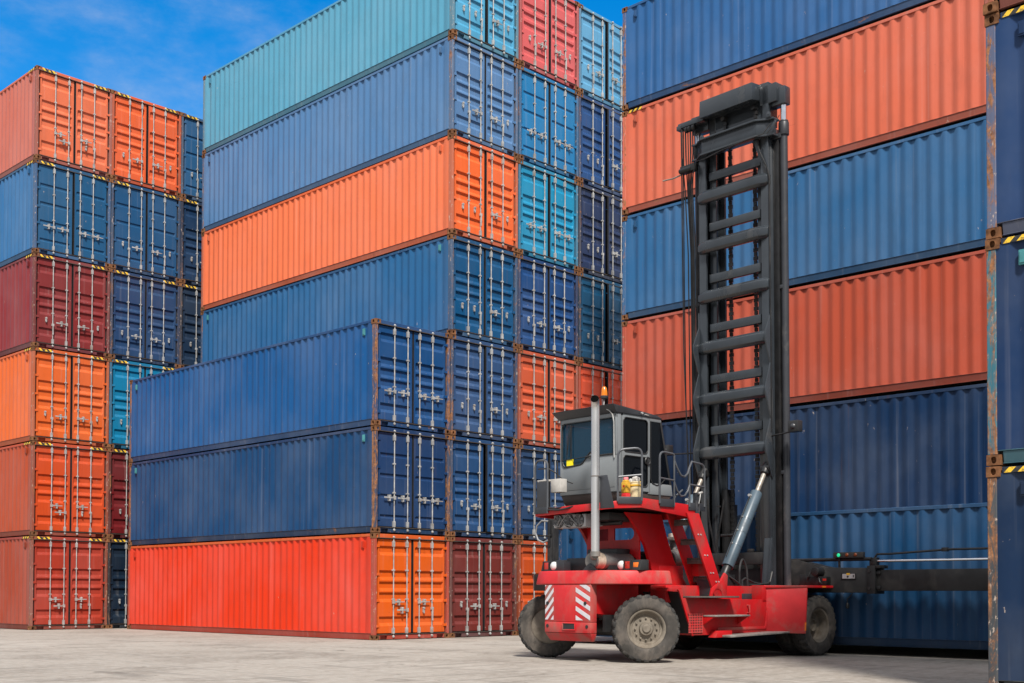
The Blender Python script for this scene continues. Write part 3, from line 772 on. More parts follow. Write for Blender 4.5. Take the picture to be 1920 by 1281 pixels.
wheel(-2.46,  1.13, R(-42), 1, False)
for sgn in (-1, 1):
    wheel(1.60, sgn*1.68, 0, sgn, True)
    wheel(1.60, sgn*1.33, 0, sgn, True)

# ---- chassis
ch = MB()
for sg in (-1, 1):
    pl = [(-1.72,1.06),(-1.44,.43),(.78,.41),(.70,1.03)]
    ch.prism(pl, 'y', sg*1.30, sg*.95)
ch.box(-1.42, 1.7, -.95, .95, .46, .98)                                        # belly between the side boxes
P('chassis', ch, 'red')
up_ = MB()
up_.box(-1.85, .95, -1.06, -.72, .985, 1.275); up_.box(-1.85, .95, .72, 1.06, .985, 1.275)
up_.box(.55, 1.12, -1.30, -1.04, .98, 1.282); up_.box(.55, 1.12, 1.04, 1.30, .98, 1.282)
P('deck', up_, 'red')
for sg in (-1, 1):
    gd = MB()                                                                   # slanted mudguard plate in front of the front tyres, and the wing over them
    a, b = (.66, 1.28), (1.06, 1.86)
    gd.hexa([(a[0],sg*a[1],.43),(b[0],sg*b[1],.42),(b[0]+.035,sg*b[1],.42),(a[0]+.045,sg*a[1],.43)],
            [(a[0],sg*a[1],1.285),(b[0]+.06,sg*b[1],1.285),(b[0]+.095,sg*b[1],1.285),(a[0]+.045,sg*a[1],1.285)])
    P('mudguard', gd, 'red_dirty', bevel=.006)
    wg = MB(); wg.prism([(.62,sg*1.02),(.62,sg*1.28),(1.12,sg*1.87),(1.97,sg*1.87),(2.05,sg*1.78),(2.05,sg*1.02)][::(1 if sg > 0 else -1)], 'z', 1.245, 1.290)
    wgo = P('wing', wg, 'red', bevel=.008)
    P('reflector', MB().box(1.60, 1.72, sg*1.871, sg*1.876, 1.253, 1.282), 'orangelens', wgo, 0)
    rf = MB(); rf.hexa([(b[0]-.006,sg*(b[1]-.004),.47),(b[0]-.002,sg*(b[1]+.002),.47),(b[0]+.034,sg*(b[1]+.003),.47),(b[0]+.030,sg*(b[1]+.003),.47)],
        [(b[0]+.004,sg*(b[1]-.004),.62),(b[0]+.008,sg*(b[1]+.002),.62),(b[0]+.044,sg*(b[1]+.003),.62),(b[0]+.040,sg*(b[1]+.003),.62)])
    P('reflector', rf, 'orangelens', None, 0)
# wheel wells behind the rear tyres
for sg in (-1, 1):
    ww = MB()
    ya, yb = (sg*1.285, sg*.50) if sg < 0 else (.50, 1.285)
    ww.hexa([(-1.475,ya,.46),(-1.43,ya,.46),(-1.43,yb,.46),(-1.475,yb,.46)], [(-1.80,ya,1.17),(-1.73,ya,1.17),(-1.73,yb,1.17),(-1.80,yb,1.17)])
    P('wheel_well', ww, 'black', bevel=0)
    wl = MB(); wl.box(-2.85, -1.78, sg*.60, sg*.55, .50, .78); P('inner_wall', wl, 'black', bevel=0)
    lip = MB()
    lip.prism([(-1.83,1.205),(-1.80,1.17),(-1.455,.42),(-1.42,.42),(-1.70,1.06),(-1.72,1.205)], 'y', sg*1.315, sg*1.286)
    P('wheel_arch', lip, 'red', bevel=.004)
    lt = MB(); lt.box(-2.02, -1.70, sg*1.284, sg*1.0, 1.175, 1.235); P('arch_ledge', lt, 'red', bevel=.004)
# side steps, grille, recess
st = MB(); st.box(-1.62, -.42, -1.52, -1.08, 1.065, 1.095); P('step', st, 'tread', bevel=.006)
st = MB(); st.box(-1.16, -.16, -1.56, -1.302, .742, .770); P('step', st, 'steplight', bevel=.006)
for a in (-1.14, -.18):
    sb = MB(); sb.prism([(-1.302,.60),(-1.302,.742),(-1.54,.742)], 'x', a-.012, a+.012); P('step_bracket', sb, 'red', bevel=.003)
st = MB(); st.hexa([(-.86,-1.66,.388),(.80,-1.72,.432),(.90,-1.302,.432),(-.80,-1.302,.388)], [(-.86,-1.66,.425),(.80,-1.72,.462),(.90,-1.302,.462),(-.80,-1.302,.425)])
P('step', st, 'steplight', bevel=.006)
sb = MB(); sb.prism([(-1.02,.385),(-.55,.385),(-.55,.50),(-.93,.50)], 'y', -1.46, -1.302); P('step_bracket', sb, 'red', bevel=.004)
sb = MB(); sb.box(.2, .6, -1.45, -1.302, .40, .430); P('step_bracket', sb, 'red', bevel=.004)
rc = MB(); rc.prism([(-.78,.50),(.62,.50),(.68,.55),(-.74,.55)], 'y', -1.315, -1.301); rc.prism([(.60,.52),(.66,.52),(.76,.99),(.70,.99)], 'y', -1.318, -1.301); P('side_flange', rc, 'red_dirty', bevel=.003)
gr = MB(); gr.box(-1.56, -1.18, -1.312, -1.302, .465, .80)
go = P('grille', gr, 'black', bevel=0)
gb = MB()
for k in range(9): gb.box(-1.55+k*.0445, -1.538+k*.0445, -1.320, -1.3125, .47, .795)
for k in range(8): gb.box(-1.56, -1.18, -1.319, -1.3125, .475+k*.0445, .487+k*.0445)
P('mesh_bars', gb, 'red_dirty', go, 0)
hd = MB(); hd.tube([(.10,-1.302,.93),(.10,-1.35,.93),(.10,-1.35,.80),(.10,-1.302,.80)], .014); P('latch', hd, 'red_dirty', bevel=0)
# front axle and frame between the front tyres
ax = MB(); ax.cyl((1.60,-1.6,.56), (1.60,1.6,.56), .20, n=20); ax.box(1.2, 1.75, -.95, .95, .36, 1.0); P('axle', ax, 'black', bevel=.01)
ax = MB(); ax.cyl((-2.46,-1.0,.55), (-2.46,1.0,.55), .13, n=16); P('axle', ax, 'black', bevel=.01)

# ---- counterweight
rimp = [(-3.16,.52),(-3.16,-.52),(-3.05,-.86),(-2.72,-1.22),(-2.45,-1.31),(-1.96,-1.32),(-1.96,1.32),(-2.45,1.31),(-2.72,1.22),(-3.05,.86)]
cw = MB()
n = len(rimp)
lo = [(x*.995, y*.99, 1.285) for x, y in rimp]; hi = [(x+(.05 if x < -2 else 0), y*.955, 1.515) for x, y in rimp]
cw.add(lo+hi, [tuple(range(n))[::-1], tuple(range(n, 2*n))]+[(i, (i+1) % n, n+(i+1) % n, n+i) for i in range(n)])
cwo = P('counterweight', cw, 'red_dirty', bevel=.022, seg=3)
bk = MB()
bk.prism([(-3.13,.54),(-2.98,.54),(-2.98,-.54),(-3.13,-.54)], 'z', .66, 1.284)
bk.prism([(-3.135,.54),(-2.98,.54),(-2.98,-.54),(-3.135,-.54)], 'z', .475, .655)
bk.hexa([(-3.04,-.50,.335),(-2.98,-.50,.335),(-2.98,.50,.335),(-3.04,.50,.335)], [(-3.13,-.54,.470),(-2.98,-.54,.470),(-2.98,.54,.470),(-3.13,.54,.470)])
bko = P('rear_block', bk, 'red_dirty', cwo, .010)
# tow slot: dark steel mouth with a frame
tw = MB(); tw.box(-3.150, -3.139, -.19, .08, .535, .63); P('tow_slot', tw, 'black', cwo, 0)
tw = MB()
for z0, z1, y0, y1 in ((.63,.645,-.205,.095),(.52,.535,-.205,.095),(.535,.63,.08,.095),(.535,.63,-.205,-.19)): tw.box(-3.160, -3.139, y0, y1, z0, z1)
P('tow_frame', tw, 'red_dirty', cwo, .004)
for y, z in ((.47,.585),(-.46,.585),(.47,.97),(-.42,.97)): P('bolt_hole', MB().cyl((-3.142,y,z), (-3.1,y,z), .030, n=14), 'black', cwo, 0)
# warning stripes: white slanting bars on the red, one band at each side of the block
def band(y0, y1, sgn):
    mb = MB(); zb, zt = .69, 1.275; wd = y1-y0; k = 0; rise = .16*sgn if wd > .2 else .22*sgn
    import itertools
    for i in range(-4, 8):
        z = zb + i*.155
        poly = [(y0, z), (y1, z+rise), (y1, z+rise+.075), (y0, z+.075)]
        # clip to the band
        def clip(pl, lim, keep):
            o = []
            for a, b in zip(pl, pl[1:]+pl[:1]):
                ia, ib = keep(a[1]), keep(b[1])
                if ia: o.append(a)
                if ia != ib:
                    t = (lim-a[1])/(b[1]-a[1]); o.append((a[0]+(b[0]-a[0])*t, lim))
            return o
        poly = clip(poly, zb, lambda v: v >= zb)
        if len(poly) > 2: poly = clip(poly, zt, lambda v: v <= zt)
        if len(poly) < 3: continue
        def X(y): return -3.1305
        m_ = len(poly)
        vs = [(X(y)-.003, y, z) for y, z in poly]+[(X(y)+.01, y, z) for y, z in poly]
        mb.add(vs, [tuple(range(m_)), tuple(range(m_, 2*m_))[::-1]]+[(q, (q+1) % m_, m_+(q+1) % m_, m_+q) for q in range(m_)])
    return mb
P('warning_stripes', band(.33, .53, -1), 'whitestripe', cwo, 0)
P('warning_stripes', band(-.53, -.20, 1), 'whitestripe', cwo, 0)
# dark sloping body under the rim, towards the rear tyres
cb = MB(); cb.prism([(-2.97,.80),(-1.9,.70),(-1.9,1.284),(-2.97,1.284)], 'y', -.50, .50); P('rear_body', cb, 'red', cwo, .01)
hk = MB(); hk.tube([(-2.35,-.615,1.05),(-2.35,-.64,.95),(-2.32,-.65,.88),(-2.27,-.64,.90),(-2.28,-.63,.95)], .011); P('hook', hk, 'red', cwo, 0)

# ---- lights on the rear rim
def rear_lamp(y0, y1, a, ry, yl, yo=None):
    b = MB(); b.prism([(a-.02,1.515),(a+.20,1.515),(a+.20,1.69),(a+.03,1.69)], 'y', y0, y1); bo = P('lamp_housing', b, 'black', bevel=.008)
    l = MB(); l.lathe([(.001,-.045),(.045,-.040),(.070,-.02),(.076,.0),(.076,.03)], (a+.002,yl,1.602), (1,0,0), 24); P('headlight', l, 'lamp', bo, 0)
    r_ = MB(); r_.box(a-.012, a+.03, ry-.062, ry+.062, 1.545, 1.665); P('tail_light', r_, 'redlens', bo, .006)
    if yo: o_ = MB(); o_.box(a-.008, a+.03, yo-.05, yo+.05, 1.565, 1.645); P('indicator', o_, 'orangelens', bo, .005)
    for yy in (ry-.075, ry+.068): P('lamp_frame', MB().box(a-.03, a+.03, yy, yy+.008, 1.53, 1.68), 'black', bo, 0)
rear_lamp(.42, .80, -2.96, .67, .50)
rear_lamp(-1.22, -.70, -2.66, -.94, -.79, -1.11)
bx = MB(); bx.box(-2.95, -2.80, .25, .41, 1.515, 1.68); bx.box(-2.97, -2.95, .235, .43, 1.515, 1.70); P('lamp_bracket', bx, 'char', bevel=.004)

# ---- muffler and exhaust stack
mf = MB(); mf.lathe([(0,-.02),(.125,-.018),(.138,0),(.138,.92),(.06,1.02),(0,1.02)], (-3.0,-.43,1.675), (1,0,0), 32); mfo = P('muffler', mf, 'muffler', bevel=0)
mb_ = MB(); mb_.lathe([(.1385,.035),(.141,.035),(.141,.22),(.1385,.22)], (-3.0,-.43,1.675), (1,0,0), 32); P('heat_band', mb_, 'muffler_band', mfo, 0)
sp_ = MB(); sp_.prism([(-.60,1.515),(-.26,1.515),(-.36,1.60),(-.43,1.635),(-.50,1.60)], 'x', -3.035, -3.022); P('muffler_bracket', sp_, 'char', mfo, 0)
sp_ = MB(); sp_.cyl((-3.037,-.43,1.565), (-3.02,-.43,1.565), .012, n=10); P('bolt_hole', sp_, 'black', mfo, 0)
ex = MB(); pts = [(-2.93,-.43,1.79),(-3.02,-.53,1.86),(-3.15,-.66,1.93),(-3.16,-.67,2.05)]
ex = MB(); ex.cyl((-3.16,-.675,1.80), (-3.16,-.675,3.05), .070, n=24, caps=False)
ec_ = Vector((-.74,-.55,.34)).normalized(); p0 = Vector((-3.16,-.675,4.12)); p2_ = Vector((-3.16,-.675,4.27)); p3 = p2_+ec_*.11
ex.tube([(-3.16,-.675,3.05)]+[p0*(1-t)**2+p2_*2*t*(1-t)+p3*t*t for t in (0,.15,.3,.45,.6,.75,.9,1)], .0695, n=24, caps=False)
exo = P('exhaust_pipe', ex, 'exhaust', bevel=0)
eh = MB(); eh.lathe([(0,.0),(.063,.0)], p3-ec_*.012, ec_, 24); P('pipe_mouth', eh, 'void', exo, 0)  # black disc: the pipe's dark hollow painted as a surface
ex2 = MB(); ex2.cyl((-3.16,-.675,3.04), (-3.16,-.675,3.06), .074, n=24); ex2.cyl((-3.16,-.675,1.74), (-3.16,-.675,1.82), .082, n=20); ex2.cyl((-3.16,-.675,1.76), (-3.02,-.50,1.74), .06, n=14); P('pipe_clamp', ex2, 'muffler', exo, 0)
eb = MB(); eb.prism([(-.745,3.06),(-.90,3.06),(-1.06,2.52),(-.745,2.52)][::-1], 'x', -3.125, -3.112); eb.box(-3.16, -3.112, -.78, -.70, 3.02, 3.05); P('pipe_bracket', eb, 'char', exo, .003)

# ---- cab stand: side plates and the cross plate with its two windows
def plate_holes(poly, holes, x0, x1):
    """plate in the y-z plane between x0 and x1 with holes (each a polygon)"""
    bm = bmesh.new(); edges = []
    for lp in [poly]+holes:
        vs = [bm.verts.new((x0, p[0], p[1])) for p in lp]
        edges += [bm.edges.new((vs[i], vs[(i+1) % len(vs)])) for i in range(len(vs))]
    r = bmesh.ops.triangle_fill(bm, use_beauty=True, use_dissolve=False, edges=edges)
    fs = [f for f in bm.faces]
    ex_ = bmesh.ops.extrude_face_region(bm, geom=fs)
    bmesh.ops.translate(bm, vec=(x1-x0, 0, 0), verts=[v for v in ex_['geom'] if isinstance(v, bmesh.types.BMVert)])
    bmesh.ops.recalc_face_normals(bm, faces=bm.faces)
    me = bpy.data.meshes.new('plate'); bm.to_mesh(me); bm.free(); return me
def rrect(y0, y1, z0, z1, rl, rr, n=6):
    pts = []
    for cy, cz, r, t0 in ((y1-rr, z1-rr, rr, 0), (y0+rl, z1-rl, rl, 90), (y0+rl, z0+rl, rl, 180), (y1-rr, z0+rr, rr, 270)):
        for k in range(n+1):
            t = R(t0+90*k/n); pts.append((cy+r*math.cos(t), cz+r*math.sin(t)))
    return pts
me = plate_holes([(.62,1.50),(.62,2.50),(-.62,2.50),(-.62,1.50)][::1], [rrect(-.40,-.02,2.07,2.27,.015,.015)[::-1], rrect(-.60+.06,-.06-.0,2.07,2.27,.09,.02)[::-1]] if False else
                 [rrect(.10,.34,2.06,2.26,.01,.01), rrect(-.50,-.04,2.06,2.265,.10,.012)], -2.02, -1.99)
cx = link('cross_plate', me, M['red'], T)
def side_plate(y0, y1):
    mb = MB()
    # curved leg: from under the platform, bending forward and down to the deck
    outer = [(-2.42,2.50),(-2.30,2.40),(-2.10,2.20),(-1.93,1.95),(-1.80,1.65),(-1.70,1.28)]
    inner = [(-1.50,2.50),(-1.46,2.36),(-1.34,2.05),(-1.18,1.72),(-1.00,1.48),(-.82,1.28)]
    vs = [(x, y0, z) for x, z in outer]+[(x, y0, z) for x, z in inner]+[(x, y1, z) for x, z in outer]+[(x, y1, z) for x, z in inner]
    n = len(outer); fs = []
    for i in range(n-1):
        fs += [(i, i+1, n+i+1, n+i), (2*n+i, 3*n+i, 3*n+i+1, 2*n+i+1), (i, 2*n+i, 2*n+i+1, i+1), (n+i, n+i+1, 3*n+i+1, 3*n+i)]
    fs += [(0, n, 3*n, 2*n), (n-1, 3*n-1, 4*n-1, 2*n+n-1)]
    mb.add(vs, [f for f in fs if len(set(f)) == 4]); return mb
P('cab_stand', side_plate(-.68, -.62), 'red', bevel=0)
P('cab_stand', side_plate(.62, .68), 'red', bevel=0)
sp2 = MB(); sp2.box(-1.62, -.80, -.72, .72, 1.0, 1.29); sp2.box(-1.60, -.95, -.70, -.05, 1.29, 1.62); P('engine_hood', sp2, 'red', bevel=.01)
en = MB(); en.box(-2.7, -1.6, -.55, .45, 1.30, 1.74); en.box(-2.35, -1.75, -.40, .30, 1.74, 1.90); en.cyl((-2.0,-.45,1.78), (-1.4,-.45,1.82), .07, n=12); en.box(-1.2, .4, -.55, .55, 1.0, 1.22)
P('engine', en, 'black', bevel=.02)
un = MB(); un.box(-2.75, -1.5, -.60, .60, 2.36, 2.49); un.cyl((-2.6,-.45,2.40), (-2.6,.30,2.40), .06, n=10); un.cyl((-2.45,-.60,2.33), (-2.45,.2,2.33), .045, n=10); P('underframe', un, 'black', bevel=.01)
# air cleaner behind the stairs
ac = MB(); ac.cyl((-1.05,-.46,1.74), (-.62,-.46,1.80), .155, n=24); ac.cyl((-.85,-.40,1.9), (-.80,-.30,2.2), .06, n=12); ac.box(-1.0, -.7, -.52, -.36, 2.08, 2.14); P('air_cleaner', ac, 'muffler', bevel=.006)
ac2 = MB(); ac2.lathe([(.0,-.012),(.13,-.012),(.142,.0)], (-1.055,-.46,1.742), (1,0,.13), 24); P('air_cleaner_cap', ac2, 'black', bevel=0)
# triple fan cooler under the rear edge of the platform
fb = MB(); fb.box(-2.96, -2.60, -.26, .50, 2.255, 2.47); fbo = P('fan_cooler', fb, 'alu', bevel=.008)
fg = MB()
for y in (.37, .13, -.11):
    for rr in (.045, .075, .105): fg.lathe([(rr-.006,-.006),(rr,-.012),(rr+.006,-.006),(rr,.0)], (-2.972,y,2.362), (1,0,0), 22)
    for k in range(6):
        t = math.pi*k/6; fg.cyl((-2.978,y-math.cos(t)*.112,2.362-math.sin(t)*.112), (-2.978,y+math.cos(t)*.112,2.362+math.sin(t)*.112), .005, n=5)
P('fan_guard', fg, 'fan', fbo, 0)
fd = MB()
for y in (.37, .13, -.11):
    fd.cyl((-2.966,y,2.362), (-2.955,y,2.362), .113, n=26)
P('fan_opening', fd, 'black', fbo, 0)
fw_ = MB()
for y in (.37, .13, -.11):
    for k in range(7):
        t = 2*math.pi*k/7; ct, st_ = math.cos(t), math.sin(t)
        fw_.hexa([(-2.9665,y+ct*.03-st_*.012,2.362+st_*.03+ct*.012),(-2.9665,y+ct*.10-st_*.035,2.362+st_*.10+ct*.035),(-2.966,y+ct*.10+st_*.01,2.362+st_*.10-ct*.01),(-2.966,y+ct*.03+st_*.01,2.362+st_*.03-ct*.01)],
                 [(-2.9695,y+ct*.03-st_*.012,2.362+st_*.03+ct*.012),(-2.9695,y+ct*.10-st_*.035,2.362+st_*.10+ct*.035),(-2.972,y+ct*.10+st_*.01,2.362+st_*.10-ct*.01),(-2.972,y+ct*.03+st_*.01,2.362+st_*.03-ct*.01)])
P('fan_blades', fw_, 'alu', fbo, 0)
fc = MB(); fc.tube([(-2.985,.48,2.30),(-3.0,.33,2.27),(-3.0,.25,2.38),(-3.0,.12,2.47),(-2.99,0,2.36),(-2.99,-.1,2.28),(-2.98,-.22,2.30)], .007, n=6); fc.tube([(-2.99,.40,2.27),(-3.0,.29,2.43),(-3.0,.18,2.30),(-2.99,.02,2.26),(-2.95,-.2,2.25),(-2.7,-.4,2.27)], .007, n=6); P('fan_cable', fc, 'galv', fbo, 0)

# ---- platform
pp = [(-3.12,.80),(-3.12,-1.02),(-2.74,-1.30),(-1.36,-1.30),(-1.36,.95),(-2.9,.95)]
ZTOP = [2.585,2.625,2.690,2.632,2.632,2.60]; ZBOT = [2.462,2.508,2.528,2.412,2.42,2.46]
pf = MB(); n = len(pp)
ins = [(-3.10,.785),(-3.10,-1.01),(-2.73,-1.28),(-1.38,-1.28),(-1.38,.93),(-2.89,.93)]
pf.add([(x,y,2.535) for x, y in ins]+[(x,y,2.575) for x, y in ins], [tuple(range(n)), tuple(range(n, 2*n))[::-1]]+[(i, n+i, n+(i+1) % n, (i+1) % n) for i in range(n)])
pfo = P('platform', pf, 'greasy', bevel=0)
fs_ = MB(); vs = []
for (x, y), (xi, yi), zt, zb in zip(pp, ins, ZTOP, ZBOT): vs += [(x,y,zb),(x,y,zt),(xi,yi,zt),(xi,yi,zb)]
fq = []
for i in range(n):
    k = (i+1) % n
    for q in range(4): fq.append((i*4+q, i*4+(q+1) % 4, k*4+(q+1) % 4, k*4+q))
fs_.add(vs, fq); P('fascia', fs_, 'red', pfo, .005)
def rail(pts, posts, foot=None, midz=None):
    mb = MB(); mb.tube(pts, .0185, n=8)
    for a, b in posts: mb.tube([a, b], .0165, n=8)
    o = P('railing', mb, 'rail', bevel=0)
    if foot:
        f = MB(); f.hexa(*foot); fo = P('toe_plate', f, 'char', o, .004)
    return o
def arc(pts, r=.07, n=4):
    """round the corners of a polyline"""
    o = [Vector(pts[0])]
    for i in range(1, len(pts)-1):
        p = Vector(pts[i]); a = Vector(pts[i-1])-p; b = Vector(pts[i+1])-p
        rr = min(r, a.length*.45, b.length*.45); a0 = p+a.normalized()*rr; b0 = p+b.normalized()*rr
        for k in range(n+1):
            t = k/n; o.append(a0*(1-t)**2+p*2*t*(1-t)+b0*t*t)
    o.append(Vector(pts[-1])); return o
def toe(a, b, z0, z1, t=.012):
    a, b = Vector((*a,0)), Vector((*b,0)); d = (b-a).normalized(); nn = Vector((d.y,-d.x,0))*t
    return [(*(a+nn)[:2],z0),(*(b+nn)[:2],z0),(*b[:2],z0),(*a[:2],z0)], [(*(a+nn)[:2],z1),(*(b+nn)[:2],z1),(*b[:2],z1),(*a[:2],z1)]
# chamfer, two near side rails, rear left rail, front rail by the stairs
A_, B_ = (-3.06,-1.08), (-2.74,-1.315)
rail(arc([(*A_,2.62),(*A_,3.46),(*B_,3.50),(*B_,2.64)], .12), [((*A_,3.02),(*B_,3.06))], toe(A_, B_, 2.585, 2.70))
A_, B_ = (-2.30,-1.315), (-1.93,-1.315)
rail(arc([(*A_,2.62),(*A_,3.48),(*B_,3.46),(-1.93,-1.315,3.36)], .12)+[Vector((-1.86,-1.315,3.24)),Vector((-1.76,-1.315,3.12)),Vector((-1.66,-1.315,3.10)),Vector((-1.58,-1.315,3.16)),Vector((-1.53,-1.315,3.27))]+arc([(-1.47,-1.315,3.37),(-1.13,-1.315,3.34),(-1.13,-1.315,2.62)], .1),
     [((*A_,3.04),(*B_,3.02)), ((*B_,2.60),(*B_,3.42)), ((-1.53,-1.315,2.60),(-1.53,-1.315,3.26)), ((-1.53,-1.315,2.98),(-1.13,-1.315,2.96))], toe(A_, B_, 2.57, 2.70))
lp = MB(); lp.tube([(-1.93,-1.315,3.0),(-1.86,-1.315,2.86),(-1.76,-1.315,2.77),(-1.66,-1.315,2.78),(-1.58,-1.315,2.86),(-1.53,-1.315,2.97)], .017, n=8); lp.tube([(-1.93,-1.25,2.66),(-1.80,-1.25,2.78),(-1.66,-1.27,2.88)], .017, n=8); P('safety_chain', lp, 'rail', bevel=0)
f = MB(); f.hexa(*toe((-1.55,-1.302), (-1.10,-1.302), 2.545, 2.675)); P('toe_plate', f, 'char', bevel=.004)
A_, B_ = (-3.13,.79), (-3.13,.48)
rail(arc([(*A_,2.50),(*A_,3.42),(*B_,3.42),(*B_,2.5)], .12), [], toe(A_, B_, 2.50, 2.61))
bp = MB(); bp.box(-3.138, -3.118, .49, .74, 2.60, 3.05); P('back_panel', bp, 'char', bevel=.004)
wb = MB(); wb.box(-3.04, -2.88, .26, .50, 2.86, 3.09); wb.box(-3.10, -2.95, .50, .78, 3.055, 3.085); wb.box(-3.12, -3.10, .715, .735, 2.92, 3.06); P('washer_bottle', wb, 'can_white', bevel=.02)
hs_ = MB(); hs_.tube([(-3.1,.74,3.28),(-3.1,.5,3.27),(-3.0,.42,3.2),(-2.9,.34,3.08),(-2.75,.25,3.02)], .012, n=6); hs_.tube([(-3.0,.36,3.05),(-3.0,.38,3.40)], .016, n=6)
hs_.tube([(-3.14,.46,2.56),(-3.14,.36,2.555),(-3.13,.22,2.545),(-3.14,.02,2.56),(-3.1,-.15,2.60)], .016, n=6); hs_.tube([(-3.13,.46,2.60),(-3.13,.28,2.575),(-3.1,.1,2.60)], .014, n=6)
P('hose', hs_, 'black', bevel=0)

# ---- stairs
sr = MB()
for y0, y1 in ((-1.335,-1.295), (-.905,-.865)):
    sr.hexa([(-.86,y0,1.07),(-.57,y0,1.07),(-.57,y1,1.07),(-.86,y1,1.07)], [(-1.62,y0,2.50),(-1.30,y0,2.50),(-1.30,y1,2.50),(-1.62,y1,2.50)])
sro = P('stairs', sr, 'red', bevel=.006)
fb_ = MB()                                                                        # foot bracket with a round cut-out
pr = [(-1.0,1.09)]+[(-.80+.13*math.cos(R(a)), 1.09+.13*math.sin(R(a))) for a in range(180, -1, -20)]+[(-.55,1.09),(-.52,1.45),(-.60,1.50),(-.72,1.36),(-.95,1.24)]
fb_.prism(pr, 'y', -1.345, -1.305); P('foot_bracket', fb_, 'red', sro, .004)
for i, z in enumerate((2.38, 2.055, 1.735, 1.415)):
    a = -1.42+.172*i
    tb = MB(); tb.box(a-.02, a+.20, -1.295, -.905, z-.010, z+.02); tb.box(a-.025, a-.005, -1.295, -.905, z-.085, z+.012); to = P('tread', tb, 'tread', sro, .004)
    dt_ = MB()
    for k in range(9): dt_.box(a-.029, a-.024, -1.26+k*.038, -1.243+k*.038, z-.012, z+.004)
    P('tread_teeth', dt_, 'black', to, 0)
rs = MB()
for i, z in enumerate((1.56, 1.24)): rs.box(-.98+.3*i, -.96+.3*i, -1.295, -.905, z-.12, z+.10)
P('riser', rs, 'red', sro, .003)
bl = MB()
for z, a in ((2.20,-1.33),(1.85,-1.15),(1.55,-.99),(1.40,-.84)):
    for d in (0, .07): bl.cyl((a+d,-1.347,z-.06), (a+d,-1.334,z-.06), .014, n=8)
P('bolt', bl, 'galv', sro, 0)
cv = MB(); cv.box(-.95, -.62, -1.30, -1.0, 1.10, 1.38); P('battery_cover', cv, 'char', bevel=.01)
dp = MB(); dp.box(-1.37, -1.30, -1.33, -1.30, 2.30, 2.72); dp.box(-1.30, -1.27, -1.33, -1.20, 2.25, 2.86); P('stair_bracket', dp, 'char', bevel=.004)
dv = MB(); dv.cyl((-1.32,-1.34,2.84), (-1.22,-1.34,2.86), .022, n=8); dv.tube([(-1.28,-1.35,2.84),(-1.31,-1.36,2.74),(-1.34,-1.36,2.66)], .010, n=6); P('hose_fitting', dv, 'galv', bevel=.003)

# ---- cab
ZB, ZT = 2.835, 4.16
XR, YN = -2.65, .665
cab = MB()
# floor, lower rear wall with the curved top edge of the window cut-out, pillars, headers
poly = [(-YN,ZB),(YN,ZB),(YN,3.44),(YN-.045,3.44)] + [(.60-.02,3.36),(.55,3.32),(.18,3.34)] + [(.10,3.37),(.02,3.46),(-.06,3.53),(-.14,3.55),(-.22,3.50),(-.28,3.46),(-.60,3.46),(-YN,3.46)]
cab.prism(poly, 'x', XR, XR+.04)
for y0, y1 in ((-YN,-YN+.04), (YN-.04,YN)): cab.box(XR, XR+.06, y0, y1, 3.43, ZT)
cab.box(XR, XR+.05, -YN, YN, 4.075, ZT)
cab.box(XR+.05, -1.35, -YN+.04, YN-.04, ZB, ZB+.05)
# near side (right of the truck): pillar, door frame; far side the same
for sg in (-1, 1):
    y0, y1 = sorted((sg*YN, sg*(YN-.035)))
    cab.box(XR+.04, XR+.13, y0, y1, ZB, ZT)                                      # rear pillar
    cab.prism([(-1.80,ZB),(-1.19,ZB),(-1.225,3.03),(-1.78,3.03)], 'y', y0, y1)   # grey skirt under the front quarter glass
    cab.box(XR+.17, -1.5, y0, y1, 4.09, ZT)
    cab.prism([(-1.845,ZB),(-1.795,ZB),(-1.795,ZT),(-1.845,ZT)], 'y', y0, y1)    # middle pillar
cab.box(-1.235, -1.185, -YN+.037, YN-.037, ZB, 2.95)
cabo = P('cab', cab, 'grey', bevel=.010)
sk_ = MB(); sk_.hexa([(XR+.07,-YN+.06,2.66),(-1.30,-YN+.06,2.66),(-1.30,YN-.06,2.66),(XR+.07,YN-.06,2.66)], [(XR+.015,-YN+.012,ZB-.002),(-1.22,-YN+.012,ZB-.002),(-1.22,YN-.012,ZB-.002),(XR+.015,YN-.012,ZB-.002)]); P('cab_base', sk_, 'brown', cabo, .006)
for sg in (-1, 1):
    fp = MB(); y0, y1 = sorted((sg*(YN-.002), sg*(YN-.03))); fp.prism([(-1.54,ZT),(-1.50,ZT),(-1.20,2.95),(-1.25,2.95)][::-1], 'y', y0, y1); P('front_pillar', fp, 'black', cabo, .004)
lw = MB(); lw.prism([(YN-.10,ZB+.08),(YN-.10,3.28),(-YN+.03,3.42),(-YN+.03,ZB+.08)][::-1], 'x', XR-.006, XR+.002)
P('rear_panel', lw, 'grey', cabo, .012)
rg = MB(); rg.add([(XR+.022,-YN+.05,3.30),(XR+.022,YN-.05,3.30),(XR+.022,YN-.05,4.09),(XR+.022,-YN+.05,4.09)], [(0,1,2,3)]); P('rear_window', rg, 'glass_rear', cabo, 0)
sl = MB()
seal = [(-YN+.055,3.47),(-.28,3.47),(-.22,3.505),(-.14,3.553),(-.06,3.535),(.02,3.465),(.10,3.375),(.18,3.345),(.55,3.325),(.595,3.37),(.612,3.45),(.612,4.02),(.56,4.075)]
sl.tube([(XR-.004,y,z) for y, z in seal], .013, n=6, caps=True); sl.tube([(XR-.004,.56,4.077),(XR-.004,-YN+.06,4.077),(XR-.004,-YN+.055,3.47)], .010, n=6); P('window_seal', sl, 'black', cabo, 0)
sk = MB(); sk.box(XR+.0, XR+.04, .36, .50, 3.345, 3.455); sk.box(XR-.003, XR, .36, .50, 3.345, 3.455); P('sticker', sk, 'yellow', cabo, 0)
